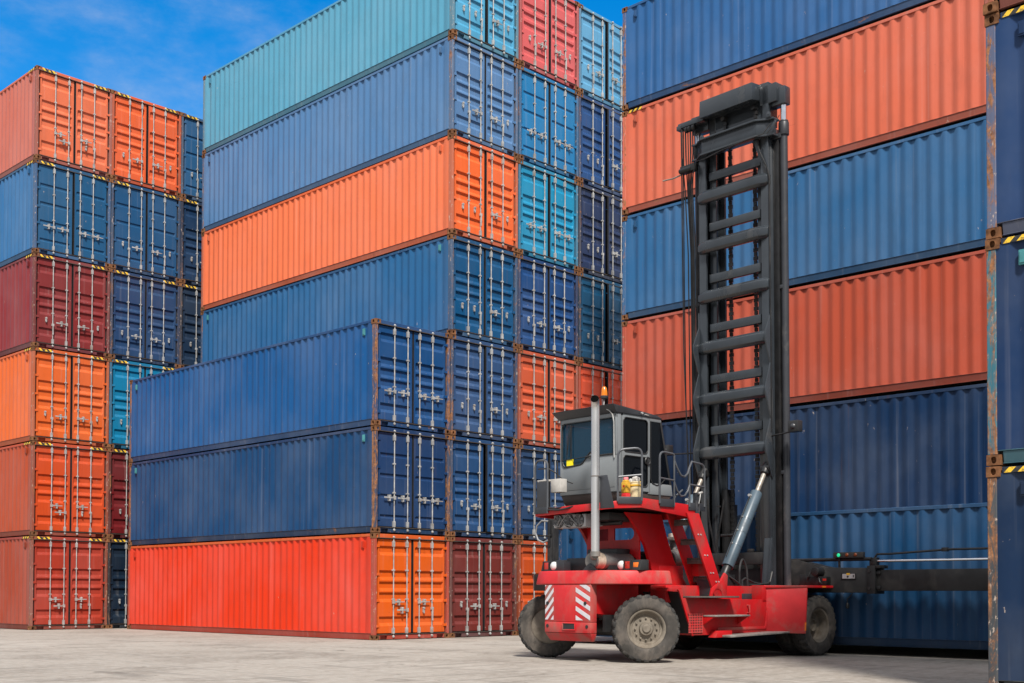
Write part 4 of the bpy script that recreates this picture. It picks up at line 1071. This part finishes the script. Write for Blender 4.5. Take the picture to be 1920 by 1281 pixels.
wp = MB(); wp.tube([(XR-.02,-.12,3.46),(XR-.025,-.09,3.47),(XR-.02,.02,3.465)], .016, n=8); wp.tube([(XR-.02,-.16,3.45),(XR-.02,-.18,3.37)], .013, n=6); wp.tube([(XR-.01,.02,3.467),(XR-.01,.60,3.45)], .006, n=6)
wp.box(XR-.012, XR+.0, .38, .395, 3.47, 4.05)
wp.tube([(XR-.01,.43,4.0),(XR-.01,.47,3.75),(XR-.01,.485,3.50)], .006, n=6); wp.tube([(XR-.01,.40,4.0),(XR-.01,.44,3.78),(XR-.01,.49,3.50)], .006, n=6); P('wiper', wp, 'black', cabo, 0)
# right hand door: frame with two panes, handle ring
dr = MB(); d0, d1 = -2.515, -1.84; yd = -YN-.012
me = plate_holes([(d0,ZB+.04),(d1,ZB+.04),(d1,4.12),(d0,4.12)], [rrect(d0+.03,d1-.03,3.52,4.095,.07,.07), rrect(d0+.03,d1-.03,ZB+.12,3.455,.07,.07)], 0, .03)
for v in me.vertices: v.co = Vector((v.co.y, yd+v.co.x, v.co.z))
me.flip_normals()
bmx = bmesh.new(); bmx.from_mesh(me); bmesh.ops.recalc_face_normals(bmx, faces=bmx.faces); bmx.to_mesh(me); bmx.free()
dro = link('cab_door', me, M['grey'], cabo)
gp = MB(); gp.box(d0+.015, d1-.015, yd+.010, yd+.016, 3.50, 4.11); gp.box(d0+.015, d1-.015, yd+.010, yd+.016, ZB+.10, 3.47); P('door_window', gp, 'glass_dark', cabo, 0)
dh = MB(); dh.lathe([(.045,-.01),(.062,-.02),(.075,-.008),(.062,.006)], (d1-.04,yd-.004,3.40), (0,1,0), 20); dh.box(d1-.06, d1-.02, yd-.02, yd, 3.33, 3.47)
P('door_handle', dh, 'black', cabo, 0)
df = MB()
for za, zb_ in ((3.52,4.095),(ZB+.12,3.455)):
    q = [(y, yd-.003, z) for y, z in rrect(d0+.03,d1-.03,za,zb_,.07,.07)]; df.tube(q+[q[0]], .010, n=6)
P('window_seal', df, 'black', cabo, 0)
# quarter glass and windscreen wrap
qg = MB()
for sg in (-1, 1): qg.add([(-1.79,sg*(YN-.012),3.03),(-1.205,sg*(YN-.012),3.03),(-1.49,sg*(YN-.012),4.15),(-1.79,sg*(YN-.012),4.10)], [(0,1,2,3)])
qg.add([(-1.19,-YN+.03,2.96),(-1.19,YN-.03,2.96),(-1.50,YN-.03,4.12),(-1.50,-YN+.03,4.12)], [(0,1,2,3)])
qg.add([(-2.48,YN-.012,2.98),(-1.84,YN-.012,2.98),(-1.84,YN-.012,4.08),(-2.48,YN-.012,4.08)], [(0,1,2,3)])
P('windscreen', qg, 'glass_dark', cabo, 0)
qs = MB(); qs.tube([(-1.785,-YN-.003,4.08),(-1.785,-YN-.003,3.10),(-1.74,-YN-.003,3.03),(-1.62,-YN-.003,3.0),(-1.5,-YN-.003,3.04),(-1.40,-YN-.003,3.12)], .010, n=6); P('window_seal', qs, 'black', cabo, 0)
# roof: dark visor flaring outwards
ro = MB(); b_ = [(XR-.02,-YN-.02),(-1.47,-YN-.02),(-1.47,YN+.02),(XR-.02,YN+.02)]; t_ = [(XR-.11,-YN+.0),(-1.62,-YN+.06),(-1.62,YN-.06),(XR-.11,YN+.10)]
ro.hexa([(x,y,4.155) for x, y in b_], [(XR-.12,-YN-.05,4.285),(-1.58,-YN+.02,4.215),(-1.58,YN-.02,4.215),(XR-.12,YN+.10,4.285)])
ro.hexa([(XR-.12,-YN-.05,4.286),(-1.60,-YN+.02,4.216),(-1.60,YN-.02,4.216),(XR-.12,YN+.10,4.286)], [(XR+.05,-YN+.15,4.325),(-1.75,-YN+.2,4.26),(-1.75,YN-.2,4.26),(XR+.05,YN-.1,4.325)])
roo = P('roof', ro, 'char', cabo, .012)
rl = MB(); rl.cyl((-2.05,-YN-.03,4.20), (-2.05,-YN-.06,4.20), .02, n=8); rl.cyl((-1.95,-YN-.02,4.19), (-1.86,-YN-.02,4.18), .012, n=8); P('roof_bolt', rl, 'galv', cabo, 0)
be = MB(); bp_ = (-2.68,-.42,4.44)
be.lathe([(.0,.158),(.026,.155),(.042,.135),(.053,.055),(.057,.0)], (bp_[0],bp_[1],4.455), (0,0,1), 20); bea = P('beacon', be, 'amber', bevel=0)
bb = MB(); bb.lathe([(.064,.0),(.066,-.02),(.055,-.045),(.02,-.055),(.018,-.075)], (bp_[0],bp_[1],4.457), (0,0,1), 20); P('beacon_base', bb, 'char', bea, 0)
bs = MB(); bs.tube([(-2.68,-.42,4.39),(-2.69,-.42,4.30),(-2.72,-.46,4.25),(-2.70,-.56,4.19),(-2.69,-.62,4.12),(-2.675,-.635,4.0),(-2.675,-.64,3.55),(-2.67,-.64,3.40)], .011, n=8); P('beacon_cable', bs, 'galv', bea, 0)
# inside: seat and console, rear pillar trim
se = MB(); se.box(-2.35, -1.9, -.28, .22, 3.05, 3.20); se.hexa([(-2.42,-.27,3.15),(-2.30,-.27,3.15),(-2.30,.21,3.15),(-2.42,.21,3.15)], [(-2.52,-.24,3.85),(-2.42,-.24,3.85),(-2.42,.18,3.85),(-2.52,.18,3.85)]); P('seat', se, 'seat', cabo, .04, seg=3)
co = MB(); co.box(-1.6, -1.42, -.5, .5, 2.85, 3.35); co.cyl((-1.75,-.03,3.42), (-1.68,-.03,3.30), .02, n=8); co.lathe([(.16,-.012),(.175,0),(.16,.012),(.145,0)], (-1.76,-.03,3.44), (.45,0,-.9), 20); P('console', co, 'black', cabo, .015)
jk = MB(); jk.hexa([(-2.24,-.60,2.86),(-1.92,-.60,2.86),(-1.92,-.54,2.86),(-2.24,-.54,2.86)], [(-2.30,-.60,3.22),(-2.0,-.60,3.08),(-2.0,-.54,3.08),(-2.30,-.54,3.22)]); P('fire_extinguisher', jk, 'can_red', cabo, .03, seg=3)

# ---- tilt cylinders
def seg(a, b, t): return tuple(a[i]+(b[i]-a[i])*t for i in range(3))
for sg in (-1, 1):
    a, b = (.12, sg*.75, 1.42), (1.44, sg*.75, 3.50)
    tcl = MB(); d = Vector(b)-Vector(a)
    tcl.cyl(seg(a,b,.10), seg(a,b,.775), .112, n=28); tco = P('tilt_cylinder', tcl, 'cylinder', bevel=.01)
    ring = MB()
    for t in (.28, .40, .52): ring.cyl(seg(a,b,t), seg(a,b,t+.006), .116, n=28)
    P('cylinder_ring', ring, 'cylinder', tco, 0)
    rdd = MB(); rdd.cyl(seg(a,b,.77), seg(a,b,.96), .045, n=18); P('piston_rod', rdd, 'rodworn', tco, 0)
    lg = MB(); lg.cyl(seg(a,b,.955), seg(a,b,1.05), .085, n=18); lg.cyl((b[0],b[1]-.10,b[2]+.02), (b[0],b[1]+.10,b[2]+.02), .07, n=16); P('rod_pivot', lg, 'greasy', tco, .01); lg = MB(); lg.cyl(seg(a,b,.0), seg(a,b,.11), .085, n=18); lg.cyl((a[0],a[1]-.13,a[2]), (a[0],a[1]+.13,a[2]), .085, n=18); lg.box(a[0]-.16, a[0]+.16, a[1]-.15, a[1]-.10, 1.20, 1.48); lg.box(a[0]-.16, a[0]+.16, a[1]+.10, a[1]+.15, 1.20, 1.48)
    P('cylinder_pivot', lg, 'greasy', tco, .01)
    fit = MB(); off = Vector((-d.z, 0, d.x)).normalized()*.135
    q = [Vector(seg(a,b,t))+off for t in (.16,.30,.50,.70)]
    fit.tube(q, .011, n=6); P('cylinder_pipe', fit, 'black', tco, 0)
    ft = MB(); ft.cyl(q[3]-Vector((.03,0,-.03)), q[3]+Vector((.03,0,.02)), .028, n=8); ft.cyl(q[3], q[3]-off*.6, .018, n=8); P('cylinder_fitting', ft, 'galv', tco, 0)
    for t in (.28, .40, .52):
        for k in (-1, 1): P('ring_bolt', MB().cyl(Vector(seg(a,b,t))+off*k*.84, Vector(seg(a,b,t))+off*k*1.0, .020, n=8), 'galv', tco, 0)
hh = MB()
hh.tube(arc([(.34,-.95,1.10),(.34,-.95,1.62),(.50,-.90,1.80),(.60,-.92,1.62),(.60,-.95,1.10)], .14, 6), .020, n=8)
hh.tube([(.40,-.97,1.12),(.42,-.95,1.38),(.55,-.92,1.42),(.85,-.90,1.34),(1.15,-.88,1.31),(1.4,-.86,1.36),(1.5,-.84,1.55)], .020, n=8)
hh.tube([(.10,-.90,1.45),(.25,-.95,1.36),(.42,-.97,1.25),(.46,-.97,1.10)], .018, n=8); hh.tube([(.62,-.95,1.30),(.9,-.92,1.30),(1.3,-.9,1.33)], .018, n=8)
P('hydraulic_hose', hh, 'black', bevel=0)
vb = MB(); vb.box(.26, .68, -1.07, -.90, 1.0, 1.14); P('valve_block', vb, 'char', bevel=.01)

# ---- mast (leans back half a degree)
mast = MB()
for sg in (-1, 1):
    y0, y1 = sorted((sg*.665, sg*.835))
    mast.box(-.02, .035, y0, y1, .55, 10.05)                                    # outer channel: back flange, web, front flange
    yw0, yw1 = sorted((sg*.80, sg*.838)); mast.box(.036, .30, yw0, yw1, .55, 10.05)
    mast.box(.30, .345, y0, y1, .55, 10.05)
mo = P('mast', mast, 'mast', bevel=.008); mo.location = (1.52, 0, 0); mo.rotation_euler = (0, R(-.55), 0)
def MP(name, mb, mat='mast', bevel=.006, **k): return P(name, mb, mat, mo, bevel, **k)
inn = MB()
for sg in (-1, 1):
    y0, y1 = sorted((sg*.50, sg*.655))
    inn.box(.10, .145, y0, y1, .9, 10.62); yw0, yw1 = sorted((sg*.615, sg*.655)); inn.box(.146, .38, yw0, yw1, .9, 10.62); inn.box(.38, .43, y0, y1, .9, 10.62)
MP('inner_rail', inn, 'mast')
inn2 = MB()
for sg in (-1, 1):
    y0, y1 = sorted((sg*.36, sg*.49)); inn2.box(.20, .46, y0, y1, .9, 3.2)
    y0, y1 = sorted((sg*.30, sg*.345)); inn2.box(.30, .46, y0, y1, .9, 2.9)
MP('carriage', inn2, 'greasy')
for z in (9.03, 8.03, 7.03, 6.02, 4.99, 3.92):
    c = MB(); h = .125
    # a heavy bar whose ends bend back to the rails
    sec = lambda y, dx, k=1.0: [(-.125+dx,y,z-h*.62*k),(-.125+dx,y,z+h*.52*k),(-.065+dx,y,z+h*k),(.0+dx,y,z+h*k),(.0+dx,y,z-h*k),(-.075+dx,y,z-h*k)]
    rows = [sec(.84,.06,.8), sec(.80,.055), sec(.66,.0), sec(-.66,.0), sec(-.80,.055), sec(-.84,.06,.8)]
    vs = [p for r in rows for p in r]; k = 6; fs = [tuple(range(k))[::-1], tuple(range((len(rows)-1)*k, len(rows)*k))]
    for i in range(len(rows)-1):
        for j in range(k): fs.append((i*k+j, i*k+(j+1) % k, (i+1)*k+(j+1) % k, (i+1)*k+j))
    c.add(vs, fs); MP('crossbar', c, 'mast', .008, seg=2)
for z in (9.44, 8.43, 7.40, 6.41, 5.39, 4.37):
    c = MB(); c.box(.03, .12, -.615, .625, z-.085, z+.085); MP('rung', c, 'mast', .014, seg=2)
# zigzag gusset plates beside the three lowest crossbars
for sg in (-1, 1):
    gz = MB(); pl = [(-.02,6.75),(-.02,6.45),(-.20,6.08),(-.20,5.95),(-.04,5.52),(-.20,5.06),(-.20,4.93),(-.04,4.48),(-.21,4.0),(-.21,3.82),(-.02,3.35),(.03,3.35),(.03,6.75)]
    y0, y1 = sorted((sg*.842, sg*.872)); gz.prism(pl, 'y', y0, y1); MP('gusset_plate', gz, 'mast', .003)
# lift chains with plain links
for sg in (-1, 1):
    chn = MB(); y = .30 if sg > 0 else -.30; z = 1.9; k = 0
    while z < 10.1:
        wv = .032 if k % 2 else .045; chn.box(.285, .325, y-wv, y+wv, z, z+.072); z += .082; k += 1
    MP('lift_chain', chn, 'greasy', 0)
# lift cylinders: barrel outside each rail, chrome rod at the top
for sg in (-1, 1):
    yc = sg*1.03
    lc = MB(); lc.cyl((.22,yc,.75), (.22,yc,9.95), .072, n=22); lco = MP('lift_cylinder', lc, 'char', 0)
    for z in (6.98, 4.9, 3.0):
        pass
    l2 = MB(); l2.cyl((.22,yc,9.86), (.22,yc,10.10), .10, n=22); l2.cyl((.22,yc,10.10), (.22,yc,10.14), .088, n=22); l2.box(.12, .30, min(sg*.83,yc), max(sg*.83,yc), 9.80, 9.90); l2.box(.14, .30, min(sg*.83,yc), max(sg*.83,yc), 6.93, 7.0); l2.box(.14, .30, min(sg*.83,yc), max(sg*.83,yc), 3.4, 3.47); P('cylinder_collar', l2, 'char', lco, .006)
    l3 = MB(); l3.cyl((.22,yc,10.12), (.22,yc,10.45), .058, n=22); P('piston_rod', l3, 'chrome', lco, 0)
    l4 = MB(); l4.box(.12, .32, min(sg*.70,yc+sg*.09), max(sg*.70,yc+sg*.09), 10.44, 10.78); MP('rod_bracket', l4, 'mast', .02)
for sg in (-1, 1):
    y0, y1 = sorted((sg*.842, sg*.965)); MP('side_channel', MB().box(.13, .20, y0, y1, .8, 9.78), 'greasy', .004)
# top crossbeams: outer mast (flanged, bent ends) and inner mast (deep box)
oc = MB()
def bent(z0, z1, d0, d1, inset=0):
    rows = []
    for y, dx in ((.98,.14),(.86,.14),(.66,.0),(-.66,.0),(-.86,.14),(-.98,.14)): rows.append([(d0+dx,y,z0),(d1+dx,y,z0),(d1+dx,y,z1),(d0+dx,y,z1)])
    vs = [p for r in rows for p in r]; fs = [(0,1,2,3), (20,23,22,21)]
    for i in range(5):
        for j in range(4): fs.append((i*4+j, (i+1)*4+j, (i+1)*4+(j+1) % 4, i*4+(j+1) % 4))
    return vs, fs
oc.add(*bent(9.86, 10.13, -.14, -.10)); oc.add(*bent(10.13, 10.165, -.20, .02)); oc.add(*bent(9.825, 9.86, -.20, .02)); MP('outer_crossbeam', oc, 'mast', .005)
for y in (.70, -.90):
    lu = MB(); lu.prism([(y-.05,10.165),(y+.05,10.165),(y+.05,10.23),(y+.02,10.27),(y-.02,10.27),(y-.05,10.23)], 'x', -.10, -.07); lu.cyl((-.105,y,10.225), (-.065,y,10.225), .018, n=10); MP('lifting_eye', lu, 'mast', .004)
ic = MB(); ic.hexa([(-.22,-.60,10.56),(.10,-.60,10.62),(.10,.66,10.62),(-.22,.66,10.56)], [(-.20,-.60,10.90),(.40,-.60,10.95),(.40,.66,10.95),(-.20,.66,10.90)]); ic.box(.10, .44, -.66, .66, 10.35, 10.95); ic.box(.10, .16, -.50, .50, 10.05, 10.62)
ic.box(.05, .35, -.98, -.60, 10.50, 10.86); ic.box(.05, .35, -.80, -.66, 10.1, 10.92)
MP('top_crossbeam', ic, 'mast', .010)
sh = MB()
for y in (.24, -.48): sh.cyl((.22,y-.05,10.50), (.22,y+.05,10.50), .11, n=18); sh.cyl((-.02,y,10.50), (.2,y,10.50), .05, n=10)
MP('chain_sheave', sh, 'greasy', .006)
for y in (.24, -.48):
    c2 = MB(); z = 9.9; k = 0
    while z < 10.5:
        wv = .03 if k % 2 else .042; c2.box(.06, .10, y-wv, y+wv, z, z+.07); z += .08; k += 1
    MP('lift_chain', c2, 'greasy', 0)
# hose boom at the left with its bundle of hoses hanging down
hb = MB(); hb.box(-.10, .06, .66, 1.30, 10.56, 10.66); hb.box(-.02, .10, .62, 1.02, 10.66, 10.72); hb.box(-.11, .02, 1.22, 1.33, 10.53, 10.62); hbo = MP('hose_boom', hb, 'mast', .008)
hp = MB()
for y in (.92, 1.02, 1.10): hp.cyl((-.06,y-.03,10.50), (-.06,y+.03,10.50), .06, n=14)
P('hose_pulley', hp, 'greasy', hbo, .004)
hz_ = MB()
for i in range(9):
    y = 1.24-.040*i; x = -.07+.018*(i % 3)
    yb = 1.17-.020*i
    hz_.tube([(x,y,10.55),(x,y-.01,10.0),(x+.01,(y+yb)/2,9.75),(x+.03,yb,9.3),(x+.08,yb-.03,8.0),(x+.08,yb-.05,5.0),(x+.08,yb-.07,2.2)] if i not in (1, 3) else [(x,y,10.55),(x,y-.01,9.76)], .0135, n=6)
MP('hose_bundle', hz_, 'greasy', 0)
hl_ = MB(); hl_.tube([(-.08,1.22,10.55),(-.09,1.21,8.5),(-.10,1.18,6.0),(-.10,1.12,4.5),(-.10,1.06,3.2)], .014, n=6); hl_.tube([(-.06,1.20,10.55),(-.06,1.19,7.5),(-.07,1.16,5.0),(-.08,1.10,3.2)], .012, n=6); MP('hose', hl_, 'greasy', 0)
pk = MB(); pk.box(-.14, .0, .86, 1.22, 9.62, 9.76); pk.cyl((-.12,1.24,9.67), (-.12,.95,9.67), .05, n=12); MP('hose_guide', pk, 'greasy', .01)
pr_ = MB(); pr_.tube([(-.12,1.20,9.60),(-.12,1.42,9.58),(-.12,1.68,9.60)], .016, n=8); MP('guide_rod', pr_, 'rodworn', 0)
cbl = MB(); cbl.tube([(-.13,-.98,10.02),(-.22,-.86,9.82),(-.26,-.5,9.80),(-.26,.1,9.76),(-.22,.55,9.72),(-.15,.80,9.76),(-.12,.92,9.45),(-.1,.98,9.25)], .010, n=6); cbl.tube([(.05,-1.05,10.2),(-.05,-1.02,10.02),(-.14,-.90,9.85)], .008, n=6)
cbl.tube([(-.05,-.62,9.84),(-.07,-.66,9.6),(-.05,-.82,9.25),(-.03,-.87,9.05),(-.03,-.87,6.9),(-.03,-.88,5.4),(-.04,-.87,4.2)], .016, n=6); MP('cable', cbl, 'greasy', 0)
sb2 = MB(); sb2.hexa([(-.02,-.86,9.0),(.02,-.86,9.0),(.02,-.80,9.0),(-.02,-.80,9.0)], [(-.06,-.60,9.82),(-.02,-.60,9.82),(-.02,-.52,9.82),(-.06,-.52,9.82)]); MP('brace', sb2, 'mast', .004)
# lower cross members
lx = MB(); lx.box(-.04, .10, -.68, .68, 1.70, 1.93); lx.box(.06, .30, -.70, .70, .62, 1.0); lx.box(-.02, .06, -.40, -.28, 1.93, 2.0); lx.box(.12, .28, -.62, .62, 1.15, 1.62); MP('lower_crossbeam', lx, 'beam', .012)
lc2 = MB(); lc2.hexa([(-.16,-.84,.95),(.06,-.84,.95),(.06,-.68,.95),(-.16,-.68,.95)], [(-.02,-.84,2.2),(.06,-.84,2.2),(.06,-.68,2.2),(-.02,-.68,2.2)]); lc2.hexa([(-.16,.68,.95),(.06,.68,.95),(.06,.84,.95),(-.16,.84,.95)], [(-.02,.68,2.2),(.06,.68,2.2),(.06,.84,2.2),(-.02,.84,2.2)]); MP('mast_foot', lc2, 'mast', .01)
# work lamps on arms at each side
for sg, z, yl in ((-1, 4.24, -1.42), (1, 4.06, 1.68)):
    am = MB(); am.tube([(-.02,sg*.85,z-.12),(-.04,sg*1.1,z-.10),(-.06,yl-sg*.05,z-.08)], .016, n=8); amo = MP('lamp_arm', am, 'greasy', 0)
    lm = MB(); lm.box(-.14, .02, yl-.11, yl+.11, z-.10, z+.11); P('work_lamp', lm, 'black', amo, .012)
    ll = MB(); ll.lathe([(0,-.035),(.03,-.03),(.05,-.012),(.058,.0)], (-.142,yl,z), (1,0,0), 18); P('lamp_lens', ll, 'char', amo, 0)
# far side piece of the carriage with hoses
cj = MB(); cj.tube([(.02,.55,1.2),(-.03,.5,1.8),(.0,.42,2.3),(.1,.35,3.0)], .018, n=6); cj.tube([(.02,.72,3.3),(-.04,.62,2.6),(-.02,.50,2.0),(.05,.42,1.5)], .018, n=6); cj.box(-.03, .03, .38, .44, 2.84, 2.87); cj.cyl((.0,.05,2.28), (.0,.35,2.28), .03, n=8); MP('carriage_hose', cj, 'greasy', 0)

# ---- spreader: square to the containers, so turned back against the truck's yaw
spm = MB()
def wloc(x, y, z):
    v = Vector((x, y, z)) - TO; c, s = math.cos(-TYAW), math.sin(-TYAW); return (v.x*c - v.y*s, v.x*s + v.y*c, v.z)
so = P('spreader', MB().prism([(-12.0+9.5,1.16),(2.5,1.16),(2.5,1.60),(.9,1.63),(.6,1.78),(-.9+.0,1.78),(-1.55,1.63),(-2.5,1.61)], 'x', -.17, .15), 'beam', bevel=.012)
so.location = wloc(2.04, -9.5, 0); so.rotation_euler = (0, 0, -TYAW)
def SP(name, mb, mat='beam', bevel=.006, **k): return P(name, mb, mat, so, bevel, **k)
for sg in (-1, 1):
    ib = MB(); ib.box(-.12, .10, sg*2.5, sg*6.05, 1.195, 1.575); SP('telescopic_beam', ib, 'beam', .008)
    cl = MB(); cl.box(-.20, .17, sg*2.36, sg*2.52, 1.14, 1.65); cl.box(-.19, .12, sg*2.52, sg*2.62, 1.60, 1.66); cl.box(-.16, -.12, sg*2.52, sg*2.60, 1.22, 1.28); cl.box(-.16, -.12, sg*2.52, sg*2.60, 1.49, 1.55); SP('beam_collar', cl, 'beam', .010)
    bo_ = MB()
    for z in (1.24, 1.55): bo_.cyl((-.215,sg*2.41,z), (-.19,sg*2.41,z), .028, n=10)
    SP('bolt', bo_, 'black', 0)
    # end column that hooks into the top casting of the container
    ec = MB(); ye = sg*5.52
    ec.box(-.13, .05, ye-.10, ye+.10, 1.05, 2.92); ec.box(-.16, -.13, ye-.06, ye+.06, 1.2, 2.4); eco = SP('end_column', ec, 'beam', .012)
    hk_ = MB(); hk_.box(.05, .24, ye-.06, ye+.06, 2.78, 2.90); hk_.box(-.18, -.13, ye-.03, ye+.03, 2.2, 2.8); hk_.cyl((-.16,ye-.05,2.45), (-.16,ye+.08,2.45), .03, n=8); hk_.cyl((-.16,ye-.05,1.75), (-.16,ye+.08,1.75), .025, n=8); P('twistlock', hk_, 'greasy', eco, .006)
    hs2 = MB(); hs2.tube([(-.15,ye+.03,2.78),(-.18,ye+.22,2.80),(-.20,ye+.36,2.68),(-.20,ye+.40,2.52),(-.19,ye+.33,2.36),(-.17,ye+.18,2.30),(-.14,ye+.02,2.36)], .022, n=8); P('hose', hs2, 'hosegrey', eco, 0)
pipe = MB(); pipe.tube([(-.10,5.45,1.87),(-.10,3.2,1.86),(-.10,1.2,1.80)], .024, n=8); pipe.tube([(-.10,-.7,1.775),(-.10,-2.4,1.775)], .034, n=10)
pipe.tube([(-.06,-2.42,1.76),(-.07,-2.5,1.86),(-.06,-2.75,1.86),(-.06,-3.85,1.915),(-.06,-6.0,1.915)], .020, n=8); SP('hydraulic_pipe', pipe, 'greasy', 0)
pr2 = MB(); pr2.cyl((-.05,-2.45,1.735), (-.05,-5.5,1.735), .024, n=14); SP('piston_rod', pr2, 'chrome', 0)
SP('pipe_bracket', MB().box(-.10, .02, -2.50, -2.36, 1.64, 1.80), 'greasy', .006); SP('pipe_bracket', MB().box(-.10, .0, -3.82, -3.72, 1.88, 1.95), 'greasy', .006)
lb_ = MB(); lb_.box(-.19, -.10, -2.28, -1.68, 1.80, 1.905); lbo = SP('signal_box', lb_, 'black', .006)
for y, mt in ((-1.79,'green_on'), (-1.96,'dimlens'), (-2.13,'dimlens')):
    q = MB(); q.lathe([(0,-.018),(.022,-.015),(.034,0)], (-.192,y,1.853), (1,0,0), 16); P('signal_lamp', q, mt, lbo, 0)
lbs = MB(); lbs.box(-.15, -.13, -1.80, -1.76, 1.60, 1.80); SP('signal_post', lbs, 'greasy', 0)
pl_ = MB(); pl_.box(-.185, -.1705, -2.14, -1.84, 1.405, 1.525); plo = SP('plate_holder', pl_, 'greasy', .02, seg=3)
p2 = MB(); p2.box(-.1885, -.186, -2.115, -1.865, 1.42, 1.505); P('data_plate', p2, 'alu', plo, 0)
p3 = MB(); p3.box(-.191, -.1887, -2.02, -1.95, 1.485, 1.52); P('plate_sticker', p3, 'can_yellow', plo, 0)
p4 = MB(); p4.cyl((-.191,-1.975,1.455), (-.1887,-1.975,1.455), .020, n=12); p4.box(-.191, -.1887, -2.10, -2.08, 1.44, 1.485); P('plate_mark', p4, 'black', plo, 0)
mt_ = MB(); mt_.cyl((-.42,-1.42,1.55), (-.18,-1.42,1.55), .085, n=16); mt_.box(-.34, -.17, -1.62, -1.18, 1.30, 1.46); mt_.tube([(-.3,-1.42,1.5),(-.36,-1.50,1.35),(-.3,-1.56,1.28)], .02, n=6); mt_.tube([(-.3,-1.30,1.6),(-.36,-1.25,1.45),(-.3,-1.2,1.32)], .016, n=6); mt_.box(-.32, -.24, -1.20, -1.05, 1.28, 1.50); SP('hydraulic_motor', mt_, 'greasy', .01)
m2 = MB(); m2.box(-.345, -.335, -1.62, -1.55, 1.38, 1.42); SP('motor_tag', m2, 'redlens', 0)
cbh = MB(); cbh.tube([(-.1,-2.02,1.16),(-.12,-2.0,1.10),(-.13,-1.93,1.05),(-.12,-1.93,.95)], .008, n=6); cbh.lathe([(.0,-.09),(.03,-.07),(.035,-.02),(.02,.02),(0,.03)], (-.12,-1.93,.95), (0,0,1), 10); SP('hanging_plug', cbh, 'greasy', 0)

# ---- things standing on the platform
def ptw(x, y, z):
    c, s = math.cos(TYAW), math.sin(TYAW); return (TO.x+x*c-y*s, TO.y+x*s+y*c, z)
jug = empty('oil_jug', ptw(-2.80,-1.02,2.5755)); tag(jug, 'small yellow and red oil jug with a pink cap on the red platform', 'jug')
j = MB(); j.box(-.055, .055, -.055, .055, .0, .20); j.build('lower_body', M['can_red'], jug, .015)
j = MB(); j.box(-.055, .055, -.055, .055, .201, .38); j.hexa([(-.05,-.05,.38),(.05,-.05,.38),(.05,.05,.38),(-.05,.05,.38)], [(-.035,-.035,.42),(.035,-.035,.42),(.035,.035,.42),(-.035,.035,.42)]); j.build('upper_body', M['can_yellow'], jug, .012)
j = MB(); j.lathe([(.0,.475),(.035,.47),(.042,.445),(.042,.415)], (0,0,0), (0,0,1), 14); j.build('cap', M['can_pink'], jug, 0)
j = MB(); j.cyl((-.0565,.0,.31), (-.0555,.0,.31), .022, n=12); j.build('mark', M['redlens'], jug, 0)
bu = empty('plastic_bucket', ptw(-2.62,-1.06,2.5755)); tag(bu, 'cream plastic bucket with rags on top, on the red platform', 'bucket')
j = MB(); j.lathe([(.0,.004),(.085,.004),(.10,.37),(.108,.375),(.108,.39),(.098,.392),(.09,.33)], (0,0,0), (0,0,1), 28); j.build('body', M['can_cream'], bu, 0)
j = MB(); j.lathe([(.103,.315),(.109,.32),(.109,.34),(.104,.345)], (0,0,0), (0,0,1), 28); j.build('rim_band', M['can_yellow'], bu, 0)
rg_ = empty('rag', ptw(-2.62,-1.06,2.5755+.33)); tag(rg_, 'crumpled white rags stuffed in the cream bucket', 'rag')
def lump(c, r, seed):
    rr = random.Random(seed); bm = bmesh.new(); bmesh.ops.create_icosphere(bm, subdivisions=3, radius=r)
    for v in bm.verts:
        k = 1+.18*math.sin(v.co.x*60+seed)+.16*math.sin(v.co.y*70+v.co.z*50+seed*2)+rr.uniform(-.05, .05); v.co = v.co*k
        v.co += Vector(c)
    me = bpy.data.meshes.new('lump'); bm.to_mesh(me); bm.free(); return me
for i, (c, r) in enumerate((((-.03,.06,.05),.055),((.0,-.02,.09),.065),((.03,-.06,.04),.045))): link('fold', lump(c, r, i+3), M['can_white'] if i != 2 else M['can_yellow'], rg_)
